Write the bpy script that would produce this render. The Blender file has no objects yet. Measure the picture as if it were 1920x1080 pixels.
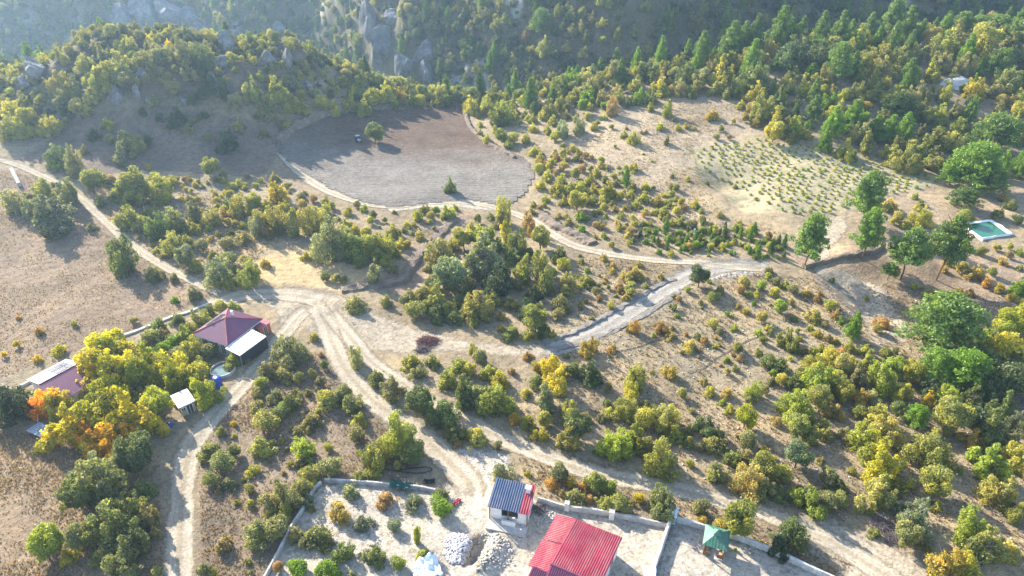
import bpy, math, random
import numpy as np
from mathutils import Vector, Matrix

# ------------------------------------------------------------------ camera, sky, sun, exposure
SC = bpy.context.scene
COL = SC.collection
CAM_H, PITCH, FPX = 80.0, math.radians(33.0), 1280.0     # metres above the yard, downward tilt, focal length in photo pixels
cam_d = bpy.data.cameras.new('camera'); cam = bpy.data.objects.new('camera', cam_d); COL.objects.link(cam)
cam.location = (0, 0, CAM_H); cam.rotation_euler = (math.pi/2 - PITCH, 0, 0)
cam_d.sensor_width = 36.0; cam_d.lens = 36.0*FPX/1920.0; cam_d.clip_start = 0.5; cam_d.clip_end = 6000
SC.camera = cam

SUN_EL = math.radians(27.0)
SUN_H = np.array([-0.68, 0.73]); SUN_H /= np.linalg.norm(SUN_H)       # where the sun stands, seen from above
world = bpy.data.worlds.new('World'); SC.world = world; world.use_nodes = True
wn = world.node_tree; bg = wn.nodes['Background']
sky = wn.nodes.new('ShaderNodeTexSky'); sky.sky_type = 'NISHITA'; sky.sun_disc = False
sky.sun_elevation = SUN_EL; sky.sun_rotation = math.atan2(SUN_H[0], SUN_H[1])
sky.altitude = 800; sky.air_density = 1.0; sky.dust_density = 1.5
wn.links.new(sky.outputs[0], bg.inputs[0]); bg.inputs[1].default_value = 0.15
sl = bpy.data.lights.new('sun', 'SUN'); sl.energy = 5.0; sl.angle = math.radians(0.6); sl.color = (1.0, 0.92, 0.80)
sun = bpy.data.objects.new('sun', sl); COL.objects.link(sun)
sdir = Vector((-SUN_H[0]*math.cos(SUN_EL), -SUN_H[1]*math.cos(SUN_EL), -math.sin(SUN_EL)))
sun.rotation_euler = sdir.to_track_quat('-Z', 'Y').to_euler(); sun.location = (-200, 160, 200)
vs = SC.view_settings; vs.view_transform = 'Standard'; vs.look = 'None'; vs.gamma = 1.0; vs.exposure = 1.7; vs.use_curve_mapping = False
SC.render.engine = 'CYCLES'
cy = SC.cycles; cy.max_bounces = 6; cy.diffuse_bounces = 4; cy.glossy_bounces = 2; cy.transmission_bounces = 3
cy.volume_bounces = 1; cy.transparent_max_bounces = 10; cy.caustics_reflective = False; cy.caustics_refractive = False
cy.use_denoising = True; cy.sample_clamp_indirect = 6.0

RNG = np.random.default_rng(11); random.seed(11)

# ------------------------------------------------------------------ noise, terrain
def _hash(i, j, s):
    n = (i.astype(np.int64)*374761393 + j.astype(np.int64)*668265263 + s*1442695041) & 0x7fffffff
    n = ((n ^ (n >> 13))*1274126177) & 0x7fffffff
    return ((n ^ (n >> 16)) & 0xffff)/65535.0
def vnoise(x, y, s=0):
    x = np.asarray(x, float); y = np.asarray(y, float)
    i = np.floor(x); j = np.floor(y); fx = x-i; fy = y-j
    fx = fx*fx*(3-2*fx); fy = fy*fy*(3-2*fy)
    a = _hash(i, j, s); b = _hash(i+1, j, s); c = _hash(i, j+1, s); d = _hash(i+1, j+1, s)
    return (a+(b-a)*fx)*(1-fy) + (c+(d-c)*fx)*fy
def fbm(x, y, s=0, o=4):
    r = 0; a = 1.0; t = 0
    for k in range(o):
        r = r + a*(vnoise(x*2**k+17*k, y*2**k-9*k, s+k)-0.5); t += a; a *= 0.5
    return 2*r/t
def sstep(a, b, x):
    t = np.clip((x-a)/(b-a), 0, 1); return t*t*(3-2*t)
BUMPS = []        # (x, y, radius, height): pits, mounds, banks
_EX = np.array([-1500, -300, -170, -112, -60, 0, 45, 130, 260, 1500.])
_EY = np.array([180, 225, 262, 266, 252, 246, 246, 262, 285, 420.])
def H0(x, y):
    x = np.asarray(x, float); y = np.asarray(y, float)
    z = 1.1*fbm(x/46, y/46, 1) + 0.35*fbm(x/11, y/11, 5, 3)
    z = z + np.interp(x, [-10, 50, 100, 200, 300, 1500], [0, 11, 18.5, 20, 22, 40.])*(0.22*sstep(80, 180, y)+0.78*sstep(172, 258, y)) + 5*sstep(-55, -190, x)*sstep(70, 170, y)
    dx = x+114; dy = y-238
    r2 = (dx/50)**2 + (dy/np.where(dy < 0, 35, 34))**2
    z = z + 21.5*np.exp(-r2**1.8)*(1+0.22*fbm(x/16, y/16, 21)) + 3.2*np.exp(-r2)*fbm(x/7, y/7, 23)
    z = z + 7*np.exp(-((x+66)/26)**2-((y-250)/15)**2)
    z = z + 8*np.exp(-((x+190)/45)**2-((y-215)/40)**2)
    ye = np.interp(x, _EX, _EY) + 9*fbm(x/30, x*0+3.3, 31)
    s = y-ye
    D = np.interp(x, [-400, -150, -60, 60, 300], [95, 82, 42, 24, 20])
    w = np.interp(x, [-300, -130, -50, 30], [175, 150, 80, 52.])
    drop = -D*sstep(0, w, s)
    up = np.clip(s-w, 0, None)
    spur = 20*np.exp(-((x+62+0.35*(y-330))/20)**2) + 15*np.exp(-((x-60-0.3*(y-330))/26)**2) + 16*np.exp(-((x+165)/30)**2)
    m = 0.86*up + sstep(0, 60, up)*(spur + 17*fbm(x/48, y/60, 41) + 6*fbm(x/17, y/20, 43)) + sstep(0, 25, up)*2.5*fbm(x/7, y/7, 47)
    top = 92.0
    m = np.where(m > top-30, (top-30)+30*np.tanh((m-(top-30))/30), m)
    return z*(1-0.75*sstep(0, w, s)) + drop + m
def H(x, y):
    z = H0(x, y)
    for bx, by, br, bh in BUMPS:
        z = z + bh*np.exp(-(((np.asarray(x)-bx)**2+(np.asarray(y)-by)**2)/(br*br))**1.5)
    return z

# ------------------------------------------------------------------ photo pixel -> point on the ground (or h metres above it)
CP, SP = math.cos(PITCH), math.sin(PITCH)
def G(px, py, h=0.0):
    px = np.atleast_1d(np.asarray(px, float)); py = np.atleast_1d(np.asarray(py, float)); h = np.broadcast_to(np.asarray(h, float), px.shape)
    a = (px-960)/FPX; b = (540-py)/FPX
    dx = a; dy = CP+b*SP; dz = -SP+b*CP
    ts = np.concatenate([np.arange(50, 260, 2.0), np.arange(260, 900, 4.0)])
    hit = np.full(px.shape, 900.0); done = np.zeros(px.shape, bool); prev = 50.0
    lo = np.full(px.shape, 50.0); hi = np.full(px.shape, 900.0)
    for t in ts:
        below = (CAM_H+dz*t) <= H(dx*t, dy*t)+h
        new = below & ~done
        lo[new] = prev; hi[new] = t; done |= new; prev = t
        if done.all(): break
    for _ in range(18):
        m = (lo+hi)/2; below = (CAM_H+dz*m) <= H(dx*m, dy*m)+h
        hi = np.where(below, m, hi); lo = np.where(below, lo, m)
    return np.stack([dx*hi, dy*hi, CAM_H+dz*hi], -1), hi
def P(px, py, h=0.0): return G(px, py, h)[0][0]
def PX(p):
    p = np.asarray(p, float); x = p[..., 0]; y = p[..., 1]; z = p[..., 2]-CAM_H
    dep = y*CP-z*SP; upv = y*SP+z*CP
    return 960+FPX*x/dep, 540-FPX*upv/dep, dep
def inpoly(x, y, poly):
    poly = np.asarray(poly); c = np.zeros(np.shape(x), bool); n = len(poly)
    for i in range(n):
        x0, y0 = poly[i][:2]; x1, y1 = poly[(i+1) % n][:2]
        if y0 == y1: continue
        c ^= ((y0 > y) != (y1 > y)) & (x < (x1-x0)*(y-y0)/(y1-y0)+x0)
    return c
def segdist(x, y, poly, closed=False):
    d = np.full(np.shape(x), 1e9); n = len(poly)
    for i in range(n if closed else n-1):
        x0, y0 = poly[i][:2]; x1, y1 = poly[(i+1) % n][:2]
        L = (x1-x0)**2+(y1-y0)**2+1e-9
        t = np.clip(((x-x0)*(x1-x0)+(y-y0)*(y1-y0))/L, 0, 1)
        d = np.minimum(d, np.hypot(x-x0-t*(x1-x0), y-y0-t*(y1-y0)))
    return d
def wpoly(pts):
    a = np.array(pts, float); return G(a[:, 0], a[:, 1])[0]

# ------------------------------------------------------------------ materials
def mat(name):
    m = bpy.data.materials.new(name); m.use_nodes = True
    return m, m.node_tree, m.node_tree.nodes['Principled BSDF']
def N(nt, kind, **kw):
    n = nt.nodes.new(kind)
    for k, v in kw.items(): setattr(n, k, v)
    return n
def L(nt, a, b): nt.links.new(a, b)
def coord(nt, scale=1.0):
    g = N(nt, 'ShaderNodeNewGeometry'); return g.outputs['Position']
def noise(nt, scale, detail=3.0, rough=0.55, vec=None):
    n = N(nt, 'ShaderNodeTexNoise'); n.inputs['Scale'].default_value = scale; n.inputs['Detail'].default_value = detail; n.inputs['Roughness'].default_value = rough
    L(nt, vec if vec is not None else coord(nt), n.inputs['Vector']); return n.outputs['Fac']
def ramp(nt, fac, stops):
    r = N(nt, 'ShaderNodeValToRGB'); e = r.color_ramp.elements
    while len(e) < len(stops): e.new(0.5)
    for k, (p, c) in enumerate(stops):
        e[k].position = p; e[k].color = c if len(c) == 4 else (*c, 1)
    L(nt, fac, r.inputs[0]); return r.outputs[0]
def mix(nt, fac, a, b, mode='MIX'):
    m = N(nt, 'ShaderNodeMix', data_type='RGBA', blend_type=mode)
    for sock, v in ((m.inputs[0], fac), (m.inputs[6], a), (m.inputs[7], b)):
        if isinstance(v, (int, float)): sock.default_value = v
        elif isinstance(v, tuple): sock.default_value = v if len(v) == 4 else (*v, 1)
        else: L(nt, v, sock)
    return m.outputs[2]
def math_(nt, op, a, b=None, c=None):
    m = N(nt, 'ShaderNodeMath', operation=op)
    for s, v in zip(m.inputs, (a, b, c)):
        if v is None: continue
        if isinstance(v, (int, float)): s.default_value = v
        else: L(nt, v, s)
    return m.outputs[0]
def bump(nt, bs, height, strength=0.5, dist=0.1):
    b = N(nt, 'ShaderNodeBump'); b.inputs['Strength'].default_value = strength; b.inputs['Distance'].default_value = dist
    L(nt, height, b.inputs['Height']); L(nt, b.outputs[0], bs.inputs['Normal'])
def attr(nt, name, kind='GEOMETRY'):
    a = N(nt, 'ShaderNodeAttribute', attribute_name=name, attribute_type=kind); return a

def ground_nodes(nt, bs, colour, contrast=1.0, tuft=0.5):
    """dry soil and grass: colour broken up at several scales, fine relief"""
    n0 = noise(nt, 0.028, 5, 0.6); n1 = noise(nt, 0.09, 4); n2 = noise(nt, 0.7, 5, 0.65); n3 = noise(nt, 3.2, 3, 0.6)
    colour = mix(nt, 1.0, colour, ramp(nt, n0, [(0.36, (0.74, 0.73, 0.70)), (0.5, (1, 1, 1)), (0.66, (1.16, 1.12, 1.02))]), 'MULTIPLY')
    c = mix(nt, 1.0, colour, ramp(nt, n1, [(0.3, (0.80, 0.80, 0.82)), (0.7, (1.18, 1.14, 1.06))]), 'MULTIPLY')
    c = mix(nt, 1.0, c, ramp(nt, n2, [(0.30, (1-.42*contrast,)*3), (0.52, (1, 1, 1)), (0.75, (1+.28*contrast, 1+.25*contrast, 1+.18*contrast))]), 'MULTIPLY')
    c = mix(nt, 1.0, c, ramp(nt, n3, [(0.33, (0.72, 0.71, 0.68)), (0.6, (1.1, 1.08, 1.05))]), 'MULTIPLY')
    t = math_(nt, 'MULTIPLY', ramp(nt, noise(nt, 1.6, 4, 0.7), [(0.56, (0, 0, 0)), (0.66, (1, 1, 1))]), tuft)
    c = mix(nt, t, c, (0.14, 0.125, 0.055))
    L(nt, c, bs.inputs['Base Color']); bs.inputs['Roughness'].default_value = 0.95; bs.inputs['Specular IOR Level'].default_value = 0.1
    hh = math_(nt, 'ADD', math_(nt, 'MULTIPLY', n2, 0.7), math_(nt, 'MULTIPLY', n3, 0.3))
    bump(nt, bs, hh, 0.8, 0.5)
    return c
M = {}
m, nt, bs = mat('dry_ground'); ground_nodes(nt, bs, attr(nt, 'col').outputs['Color'], 0.9, 0.45); M['ground'] = m

def fade_edge(nt, bs, start=0.55, scale=0.9):
    """ragged border: the sheet thins out into the ground over its rim"""
    e = attr(nt, 'edge').outputs['Fac']
    v = math_(nt, 'ADD', e, math_(nt, 'MULTIPLY', math_(nt, 'SUBTRACT', noise(nt, scale, 4, 0.7), 0.5), 0.9))
    L(nt, ramp(nt, v, [(start, (1, 1, 1)), (min(1, start+0.3), (0, 0, 0))]), bs.inputs['Alpha'])
def track_mat(name, base, mid, ruts=True):
    m, nt, bs = mat(name)
    ac = attr(nt, 'across').outputs['Fac']
    col = base
    n2 = noise(nt, 0.35, 4, 0.65); n3 = noise(nt, 2.5, 4, 0.7)
    c = mix(nt, ramp(nt, n2, [(0.35, (0, 0, 0)), (0.65, (1, 1, 1))]), base, tuple(v*0.78 for v in base))
    if ruts:
        a2 = math_(nt, 'ABSOLUTE', ac)
        r = math_(nt, 'ADD', a2, math_(nt, 'MULTIPLY', math_(nt, 'SUBTRACT', noise(nt, 0.6, 3), 0.5), 0.22))
        f = ramp(nt, r, [(0.08, (1, 1, 1)), (0.24, (0, 0, 0)), (0.55, (0, 0, 0)), (0.72, (1, 1, 1))])
        c = mix(nt, math_(nt, 'MULTIPLY', f, 0.62), c, mid)
    c = mix(nt, 1.0, c, ramp(nt, n3, [(0.3, (0.62, 0.61, 0.59)), (0.65, (1.12, 1.11, 1.08))]), 'MULTIPLY')
    if not ruts:
        c = mix(nt, ramp(nt, noise(nt, 0.22, 5, 0.7), [(0.50, (0, 0, 0)), (0.66, (0.75, 0.75, 0.75))]), c, mid)
        c = mix(nt, 1.0, c, ramp(nt, noise(nt, 1.1, 5, 0.75), [(0.34, (0.55, 0.53, 0.50)), (0.5, (1, 1, 1)), (0.72, (1.2, 1.2, 1.2))]), 'MULTIPLY')
    L(nt, c, bs.inputs['Base Color']); bs.inputs['Roughness'].default_value = 0.95; bs.inputs['Specular IOR Level'].default_value = 0.1
    bump(nt, bs, math_(nt, 'ADD', n3, n2), 0.6, 0.18)
    fade_edge(nt, bs, 0.55)
    M[name] = m
track_mat('pale_dirt', (0.435, 0.375, 0.29), (0.26, 0.215, 0.145))
track_mat('grey_dirt', (0.36, 0.335, 0.295), (0.22, 0.20, 0.17))
track_mat('path_dirt', (0.43, 0.37, 0.28), (0.30, 0.25, 0.17))
track_mat('white_dirt', (0.43, 0.385, 0.32), (0.40, 0.34, 0.26), False)
track_mat('bare_dirt', (0.37, 0.315, 0.24), (0.35, 0.29, 0.21), False)

m, nt, bs = mat('tilled_soil')
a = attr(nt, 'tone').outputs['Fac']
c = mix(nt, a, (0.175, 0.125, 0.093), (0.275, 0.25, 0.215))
n2 = noise(nt, 0.13, 6, 0.7); n3 = noise(nt, 0.9, 6, 0.8)
c = mix(nt, 1.0, c, ramp(nt, n2, [(0.3, (0.76, 0.75, 0.75)), (0.7, (1.2, 1.2, 1.2))]), 'MULTIPLY')
w = N(nt, 'ShaderNodeTexWave', wave_type='BANDS', bands_direction='Y'); w.inputs['Scale'].default_value = 0.22; w.inputs['Distortion'].default_value = 5; w.inputs['Detail'].default_value = 3; w.inputs['Detail Scale'].default_value = 1.2
mp = N(nt, 'ShaderNodeMapping'); mp.inputs['Rotation'].default_value = (0, 0, 0.12); mp.inputs['Scale'].default_value = (0.35, 1, 1); L(nt, coord(nt), mp.inputs[0]); L(nt, mp.outputs[0], w.inputs[0])
c = mix(nt, 1.0, c, ramp(nt, n3, [(0.35, (0.70, 0.70, 0.70)), (0.62, (1.13, 1.13, 1.13))]), 'MULTIPLY')
c = mix(nt, 1.0, c, ramp(nt, w.outputs['Fac'], [(0.2, (0.95, 0.95, 0.95)), (0.8, (1.03, 1.03, 1.03))]), 'MULTIPLY')
L(nt, c, bs.inputs['Base Color']); bs.inputs['Roughness'].default_value = 1; bs.inputs['Specular IOR Level'].default_value = 0.05
bump(nt, bs, math_(nt, 'ADD', n3, math_(nt, 'MULTIPLY', w.outputs['Fac'], 0.12)), 1.0, 1.3)
fade_edge(nt, bs, 0.62, 0.35); M['tilled'] = m

def plain(name, col, rough=0.7, metal=0.0, var=0.25, scale=1.5, bumpd=0.0, spec=0.3, dust=0.0):
    m, nt, bs = mat(name)
    tc = N(nt, 'ShaderNodeTexCoord').outputs['Object']
    n = noise(nt, scale, 5, 0.65, tc)
    c = mix(nt, 1.0, col, ramp(nt, n, [(0.3, (1-var,)*3), (0.7, (1+var*0.5,)*3)]), 'MULTIPLY')
    n2 = noise(nt, scale*7, 3, 0.6, tc)
    c = mix(nt, 1.0, c, ramp(nt, n2, [(0.3, (1-var*0.5,)*3), (0.65, (1+var*0.2,)*3)]), 'MULTIPLY')
    if dust:
        mp = N(nt, 'ShaderNodeMapping'); mp.inputs['Scale'].default_value = (1.0, 0.35, 1.0); L(nt, tc, mp.inputs[0])
        c = mix(nt, math_(nt, 'MULTIPLY', ramp(nt, noise(nt, 0.9, 6, 0.7, mp.outputs[0]), [(0.40, (0, 0, 0)), (0.70, (1, 1, 1))]), dust), c, (0.42, 0.30, 0.25))
    L(nt, c, bs.inputs['Base Color']); bs.inputs['Roughness'].default_value = rough; bs.inputs['Metallic'].default_value = metal
    bs.inputs['Specular IOR Level'].default_value = spec
    if bumpd: bump(nt, bs, math_(nt, 'ADD', n, n2), 0.7, bumpd)
    M[name] = m; return m
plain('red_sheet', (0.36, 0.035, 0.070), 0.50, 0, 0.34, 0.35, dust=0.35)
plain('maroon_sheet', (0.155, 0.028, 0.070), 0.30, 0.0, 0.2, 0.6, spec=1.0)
plain('blue_sheet', (0.055, 0.10, 0.18), 0.42, 0, 0.25, 0.5, spec=0.5, dust=0.25)
plain('green_sheet', (0.035, 0.15, 0.10), 0.5, 0, 0.25, 0.7, dust=0.2)
plain('white_sheet', (0.72, 0.76, 0.80), 0.35, 0, 0.12, 0.8)
plain('white_plaster', (0.70, 0.68, 0.64), 0.9, 0, 0.22, 0.7)
plain('teal_plaster', (0.45, 0.58, 0.60), 0.9, 0, 0.15, 0.7)
plain('concrete', (0.48, 0.45, 0.41), 0.95, 0, 0.35, 0.9, 0.05)
plain('pale_stone', (0.56, 0.53, 0.49), 0.95, 0, 0.45, 1.1, 0.12)
plain('limestone', (0.205, 0.20, 0.20), 0.95, 0, 0.6, 3.0, 0.25)
plain('white_rubble', (0.62, 0.58, 0.57), 0.95, 0, 0.3, 0.8, 0.03)
plain('dark_cladding', (0.035, 0.035, 0.045), 0.6, 0, 0.2, 1)
plain('timber', (0.22, 0.10, 0.05), 0.7, 0, 0.3, 2)
plain('pale_timber', (0.42, 0.31, 0.17), 0.8, 0, 0.3, 2)
plain('galvanised', (0.62, 0.63, 0.64), 0.38, 0.55, 0.35, 0.9)
plain('dark_glass', (0.02, 0.03, 0.045), 0.08, 0, 0.1, 1, spec=0.6)
plain('solar_cell', (0.03, 0.045, 0.09), 0.15, 0, 0.1, 2, spec=0.6)
plain('blue_plastic', (0.02, 0.06, 0.36), 0.4, 0, 0.15, 1)
plain('tarp_blue', (0.38, 0.62, 0.72), 0.55, 0, 0.15, 1)
plain('tarp_green', (0.02, 0.10, 0.075), 0.8, 0, 0.3, 1)
plain('red_paint', (0.42, 0.06, 0.09), 0.5, 0, 0.25, 1)
plain('orange_plaster', (0.50, 0.13, 0.07), 0.85, 0, 0.2, 1)
plain('liner_white', (0.74, 0.77, 0.78), 0.4, 0, 0.15, 0.7)
plain('pallet_wood', (0.36, 0.42, 0.52), 0.8, 0, 0.3, 2)
plain('vehicle_white', (0.75, 0.76, 0.77), 0.25, 0, 0.05, 1)
plain('rubber', (0.02, 0.02, 0.02), 0.85, 0, 0.2, 2)
plain('bark', (0.13, 0.10, 0.075), 0.95, 0, 0.4, 3, 0.02)
plain('pine_bark', (0.15, 0.085, 0.055), 0.95, 0, 0.4, 3, 0.02)
plain('grey_twigs', (0.15, 0.12, 0.12), 0.95, 0, 0.4, 1)
plain('purple_twigs', (0.14, 0.06, 0.06), 0.95, 0, 0.4, 1)
plain('earth_bank', (0.215, 0.165, 0.12), 1.0, 0, 0.45, 0.5, 0.3)
plain('grey_bank', (0.235, 0.21, 0.18), 1.0, 0, 0.4, 0.5, 0.3)

def water_mat(name, col):
    m, nt, bs = mat(name)
    n = noise(nt, 0.5, 3)
    L(nt, mix(nt, n, tuple(v*0.8 for v in col), tuple(v*1.25 for v in col)), bs.inputs['Base Color']); bs.inputs['Roughness'].default_value = 0.06
    bump(nt, bs, noise(nt, 3.0, 2), 0.12, 0.05); M[name] = m
water_mat('pond_water', (0.02, 0.12, 0.055)); water_mat('tank_water', (0.09, 0.16, 0.15))

# foliage: one leaf material, tinted per plant ("tint" on the object, or on the point for a mass of plants)
def leaf_mat(name, trans=0.38):
    m = bpy.data.materials.new(name); m.use_nodes = True; nt = m.node_tree
    nt.nodes.remove(nt.nodes['Principled BSDF']); out = nt.nodes['Material Output']
    t = attr(nt, 'tint', 'INSTANCER').outputs['Color']; v = attr(nt, 'var').outputs['Fac']
    c = mix(nt, 1.0, t, ramp(nt, v, [(0.0, (0.50, 0.55, 0.55)), (0.5, (1.0, 1.0, 1.0)), (1.0, (1.62, 1.42, 1.1))]), 'MULTIPLY')
    c = mix(nt, math_(nt, 'MULTIPLY', attr(nt, 'age').outputs['Fac'], 0.7), c, mix(nt, 1.0, c, (1.14, 1.05, 0.6), 'MULTIPLY'))
    d = N(nt, 'ShaderNodeBsdfDiffuse'); tr = N(nt, 'ShaderNodeBsdfTranslucent'); gl = N(nt, 'ShaderNodeBsdfGlossy'); gl.inputs['Roughness'].default_value = 0.5
    L(nt, c, d.inputs[0]); L(nt, mix(nt, 1.0, c, (1.15, 1.1, 0.55), 'MULTIPLY'), tr.inputs[0]); gl.inputs[0].default_value = (0.5, 0.5, 0.5, 1)
    s1 = N(nt, 'ShaderNodeMixShader'); s1.inputs[0].default_value = trans; L(nt, d.outputs[0], s1.inputs[1]); L(nt, tr.outputs[0], s1.inputs[2])
    s2 = N(nt, 'ShaderNodeMixShader'); s2.inputs[0].default_value = 0.04; L(nt, s1.outputs[0], s2.inputs[1]); L(nt, gl.outputs[0], s2.inputs[2])
    L(nt, s2.outputs[0], out.inputs[0]); M[name] = m
leaf_mat('leaf', 0.52); leaf_mat('needle', 0.40); leaf_mat('straw', 0.3)

# ------------------------------------------------------------------ object helpers
def tag(o, label=None, cat=None, group=None, kind=None):
    for k, v in (('label', label), ('category', cat), ('group', group), ('kind', kind)):
        if v: o[k] = v
    return o
def empty(name, loc=(0, 0, 0), rz=0.0):
    o = bpy.data.objects.new(name, None); COL.objects.link(o); o.location = loc; o.rotation_euler = (0, 0, rz); o.empty_display_size = 0.3
    return o
def meshdata(name, v, f, m, attrs=None, smooth=False):
    me = bpy.data.meshes.new(name); v = np.asarray(v, np.float32)
    if isinstance(f, np.ndarray):
        k = f.shape[1]; me.vertices.add(len(v)); me.vertices.foreach_set('co', v.ravel())
        me.loops.add(f.size); me.loops.foreach_set('vertex_index', f.astype(np.int32).ravel())
        me.polygons.add(len(f)); me.polygons.foreach_set('loop_start', np.arange(0, f.size, k, dtype=np.int32))
    else:
        me.from_pydata(v.tolist(), [], f)
    for an, (typ, dom, data) in (attrs or {}).items():
        a = me.attributes.new(an, typ, dom); a.data.foreach_set('color' if typ == 'FLOAT_COLOR' else 'value', np.asarray(data, np.float32).ravel())
    me.update(calc_edges=True)
    if m: me.materials.append(M[m] if isinstance(m, str) else m)
    if smooth: me.polygons.foreach_set('use_smooth', np.ones(len(me.polygons), bool))
    return me
def obj(name, me, parent=None):
    o = bpy.data.objects.new(name, me); COL.objects.link(o); o.parent = parent; return o
class MB:
    def __init__(s): s.v = []; s.f = []
    def add(s, v, f):
        n = len(s.v); s.v += [tuple(map(float, p)) for p in v]; s.f += [tuple(i+n for i in q) for q in f]; return s
    def box(s, x0, x1, y0, y1, z0, z1):
        return s.add([(x0, y0, z0), (x1, y0, z0), (x1, y1, z0), (x0, y1, z0), (x0, y0, z1), (x1, y0, z1), (x1, y1, z1), (x0, y1, z1)],
                     [(3, 2, 1, 0), (4, 5, 6, 7), (0, 1, 5, 4), (1, 2, 6, 5), (2, 3, 7, 6), (3, 0, 4, 7)])
    def slab(s, quad, t):
        """quad of 4 points thickened downwards by t"""
        q = [tuple(p) for p in quad]; lo = [(p[0], p[1], p[2]-t) for p in q]
        return s.add(q+lo, [(0, 1, 2, 3), (7, 6, 5, 4), (0, 4, 5, 1), (1, 5, 6, 2), (2, 6, 7, 3), (3, 7, 4, 0)])
    def bar(s, a, b, r, r2=None, n=6):
        a = Vector(a); b = Vector(b); d = (b-a); r2 = r if r2 is None else r2
        if d.length < 1e-6: return s
        d.normalize(); u = d.orthogonal().normalized(); w = d.cross(u)
        ring = lambda c, rr: [c+(u*math.cos(2*math.pi*k/n)+w*math.sin(2*math.pi*k/n))*rr for k in range(n)]
        v = ring(a, r)+ring(b, r2)
        f = [(k, (k+1) % n, n+(k+1) % n, n+k) for k in range(n)]+[tuple(range(n))[::-1], tuple(range(n, 2*n))]
        return s.add(v, f)
    def build(s, name, m, parent=None, smooth=False): return obj(name, meshdata(name, s.v, s.f, m, smooth=smooth), parent)

# ------------------------------------------------------------------ pits, mounds and banks in the ground
def bump_at(px, py, r, h): p = P(px, py); BUMPS.append((p[0], p[1], r, h))
_b = []
for px, py, r, h in ((893, 1032, 1.0, -1.7), (902, 1018, 0.9, -1.3), (884, 1046, 1.0, -1.6), (928, 1030, 1.4, 0.7), (916, 1050, 1.7, 0.8), (938, 1012, 1.0, 0.4), (905, 1062, 1.2, 0.5),
                     (1590, 535, 4.5, -1.6), (1620, 560, 4.0, -1.7), (1640, 590, 4.0, -1.4), (1600, 490, 6.0, 1.5), (1700, 500, 6.0, 1.0),
                     (1375, 345, 6, -1.6), (1350, 330, 5, -1.3), (1400, 375, 5, -1.4), (780, 505, 5, -1.3), (760, 530, 5, -1.1), (820, 450, 5, -0.9)):
    p = P(px, py); _b.append((p[0], p[1], r, h))
BUMPS += _b

# ------------------------------------------------------------------ tracks and bare patches, traced on the photo and dropped onto the ground
TRACKS = [  # label, material, width m, pixel line
 ('pale rutted dirt track running past the walnut garden and hipped roof house', 'pale_dirt', 4.2, [(330, 1150), (335, 1080), (337, 1010), (340, 950), (345, 890), (358, 838), (392, 790), (432, 745), (472, 700), (507, 660), (535, 622), (560, 592), (590, 570)]),
 ('broad dirt track curving above the hipped roof house to the junction', 'pale_dirt', 5.6, [(365, 580), (400, 568), (440, 556), (485, 551), (530, 551), (575, 556), (620, 566)]),
 ('pale dirt track dropping from the junction to the stone walled yard', 'pale_dirt', 4.6, [(585, 560), (608, 600), (622, 640), (645, 690), (690, 742), (745, 785), (800, 825), (845, 868), (878, 905), (880, 935)]),
 ('twin rut dirt track crossing the scrub below the oak clump', 'pale_dirt', 3.6, [(612, 580), (650, 625), (690, 672), (745, 712), (820, 758), (890, 795), (960, 830), (1040, 862), (1120, 888), (1200, 903), (1290, 922), (1390, 948), (1480, 980), (1560, 1015), (1640, 1065), (1720, 1120)]),
 ('grey freshly bulldozed track climbing past the oak clump', 'grey_dirt', 5.2, [(1010, 652), (1050, 650), (1090, 635), (1150, 603), (1200, 572), (1245, 543), (1285, 521), (1325, 505), (1370, 498), (1425, 497)]),
 ('narrow dirt track skirting the tilled field and the oak clump', 'pale_dirt', 3.4, [(1440, 500), (1390, 499), (1300, 491), (1200, 484), (1130, 473), (1070, 457), (1030, 435), (1000, 414), (960, 398), (920, 386), (870, 378), (800, 379), (740, 386), (690, 383), (640, 368), (600, 350), (565, 325), (535, 297), (522, 280)]),
 ('faint grassy path between the dry field and the pasture shrubs', 'path_dirt', 2.6, [(420, 556), (370, 530), (310, 500), (262, 470), (225, 440), (190, 408), (155, 375), (115, 348), (70, 325), (20, 305), (-40, 290)]),
]
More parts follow.
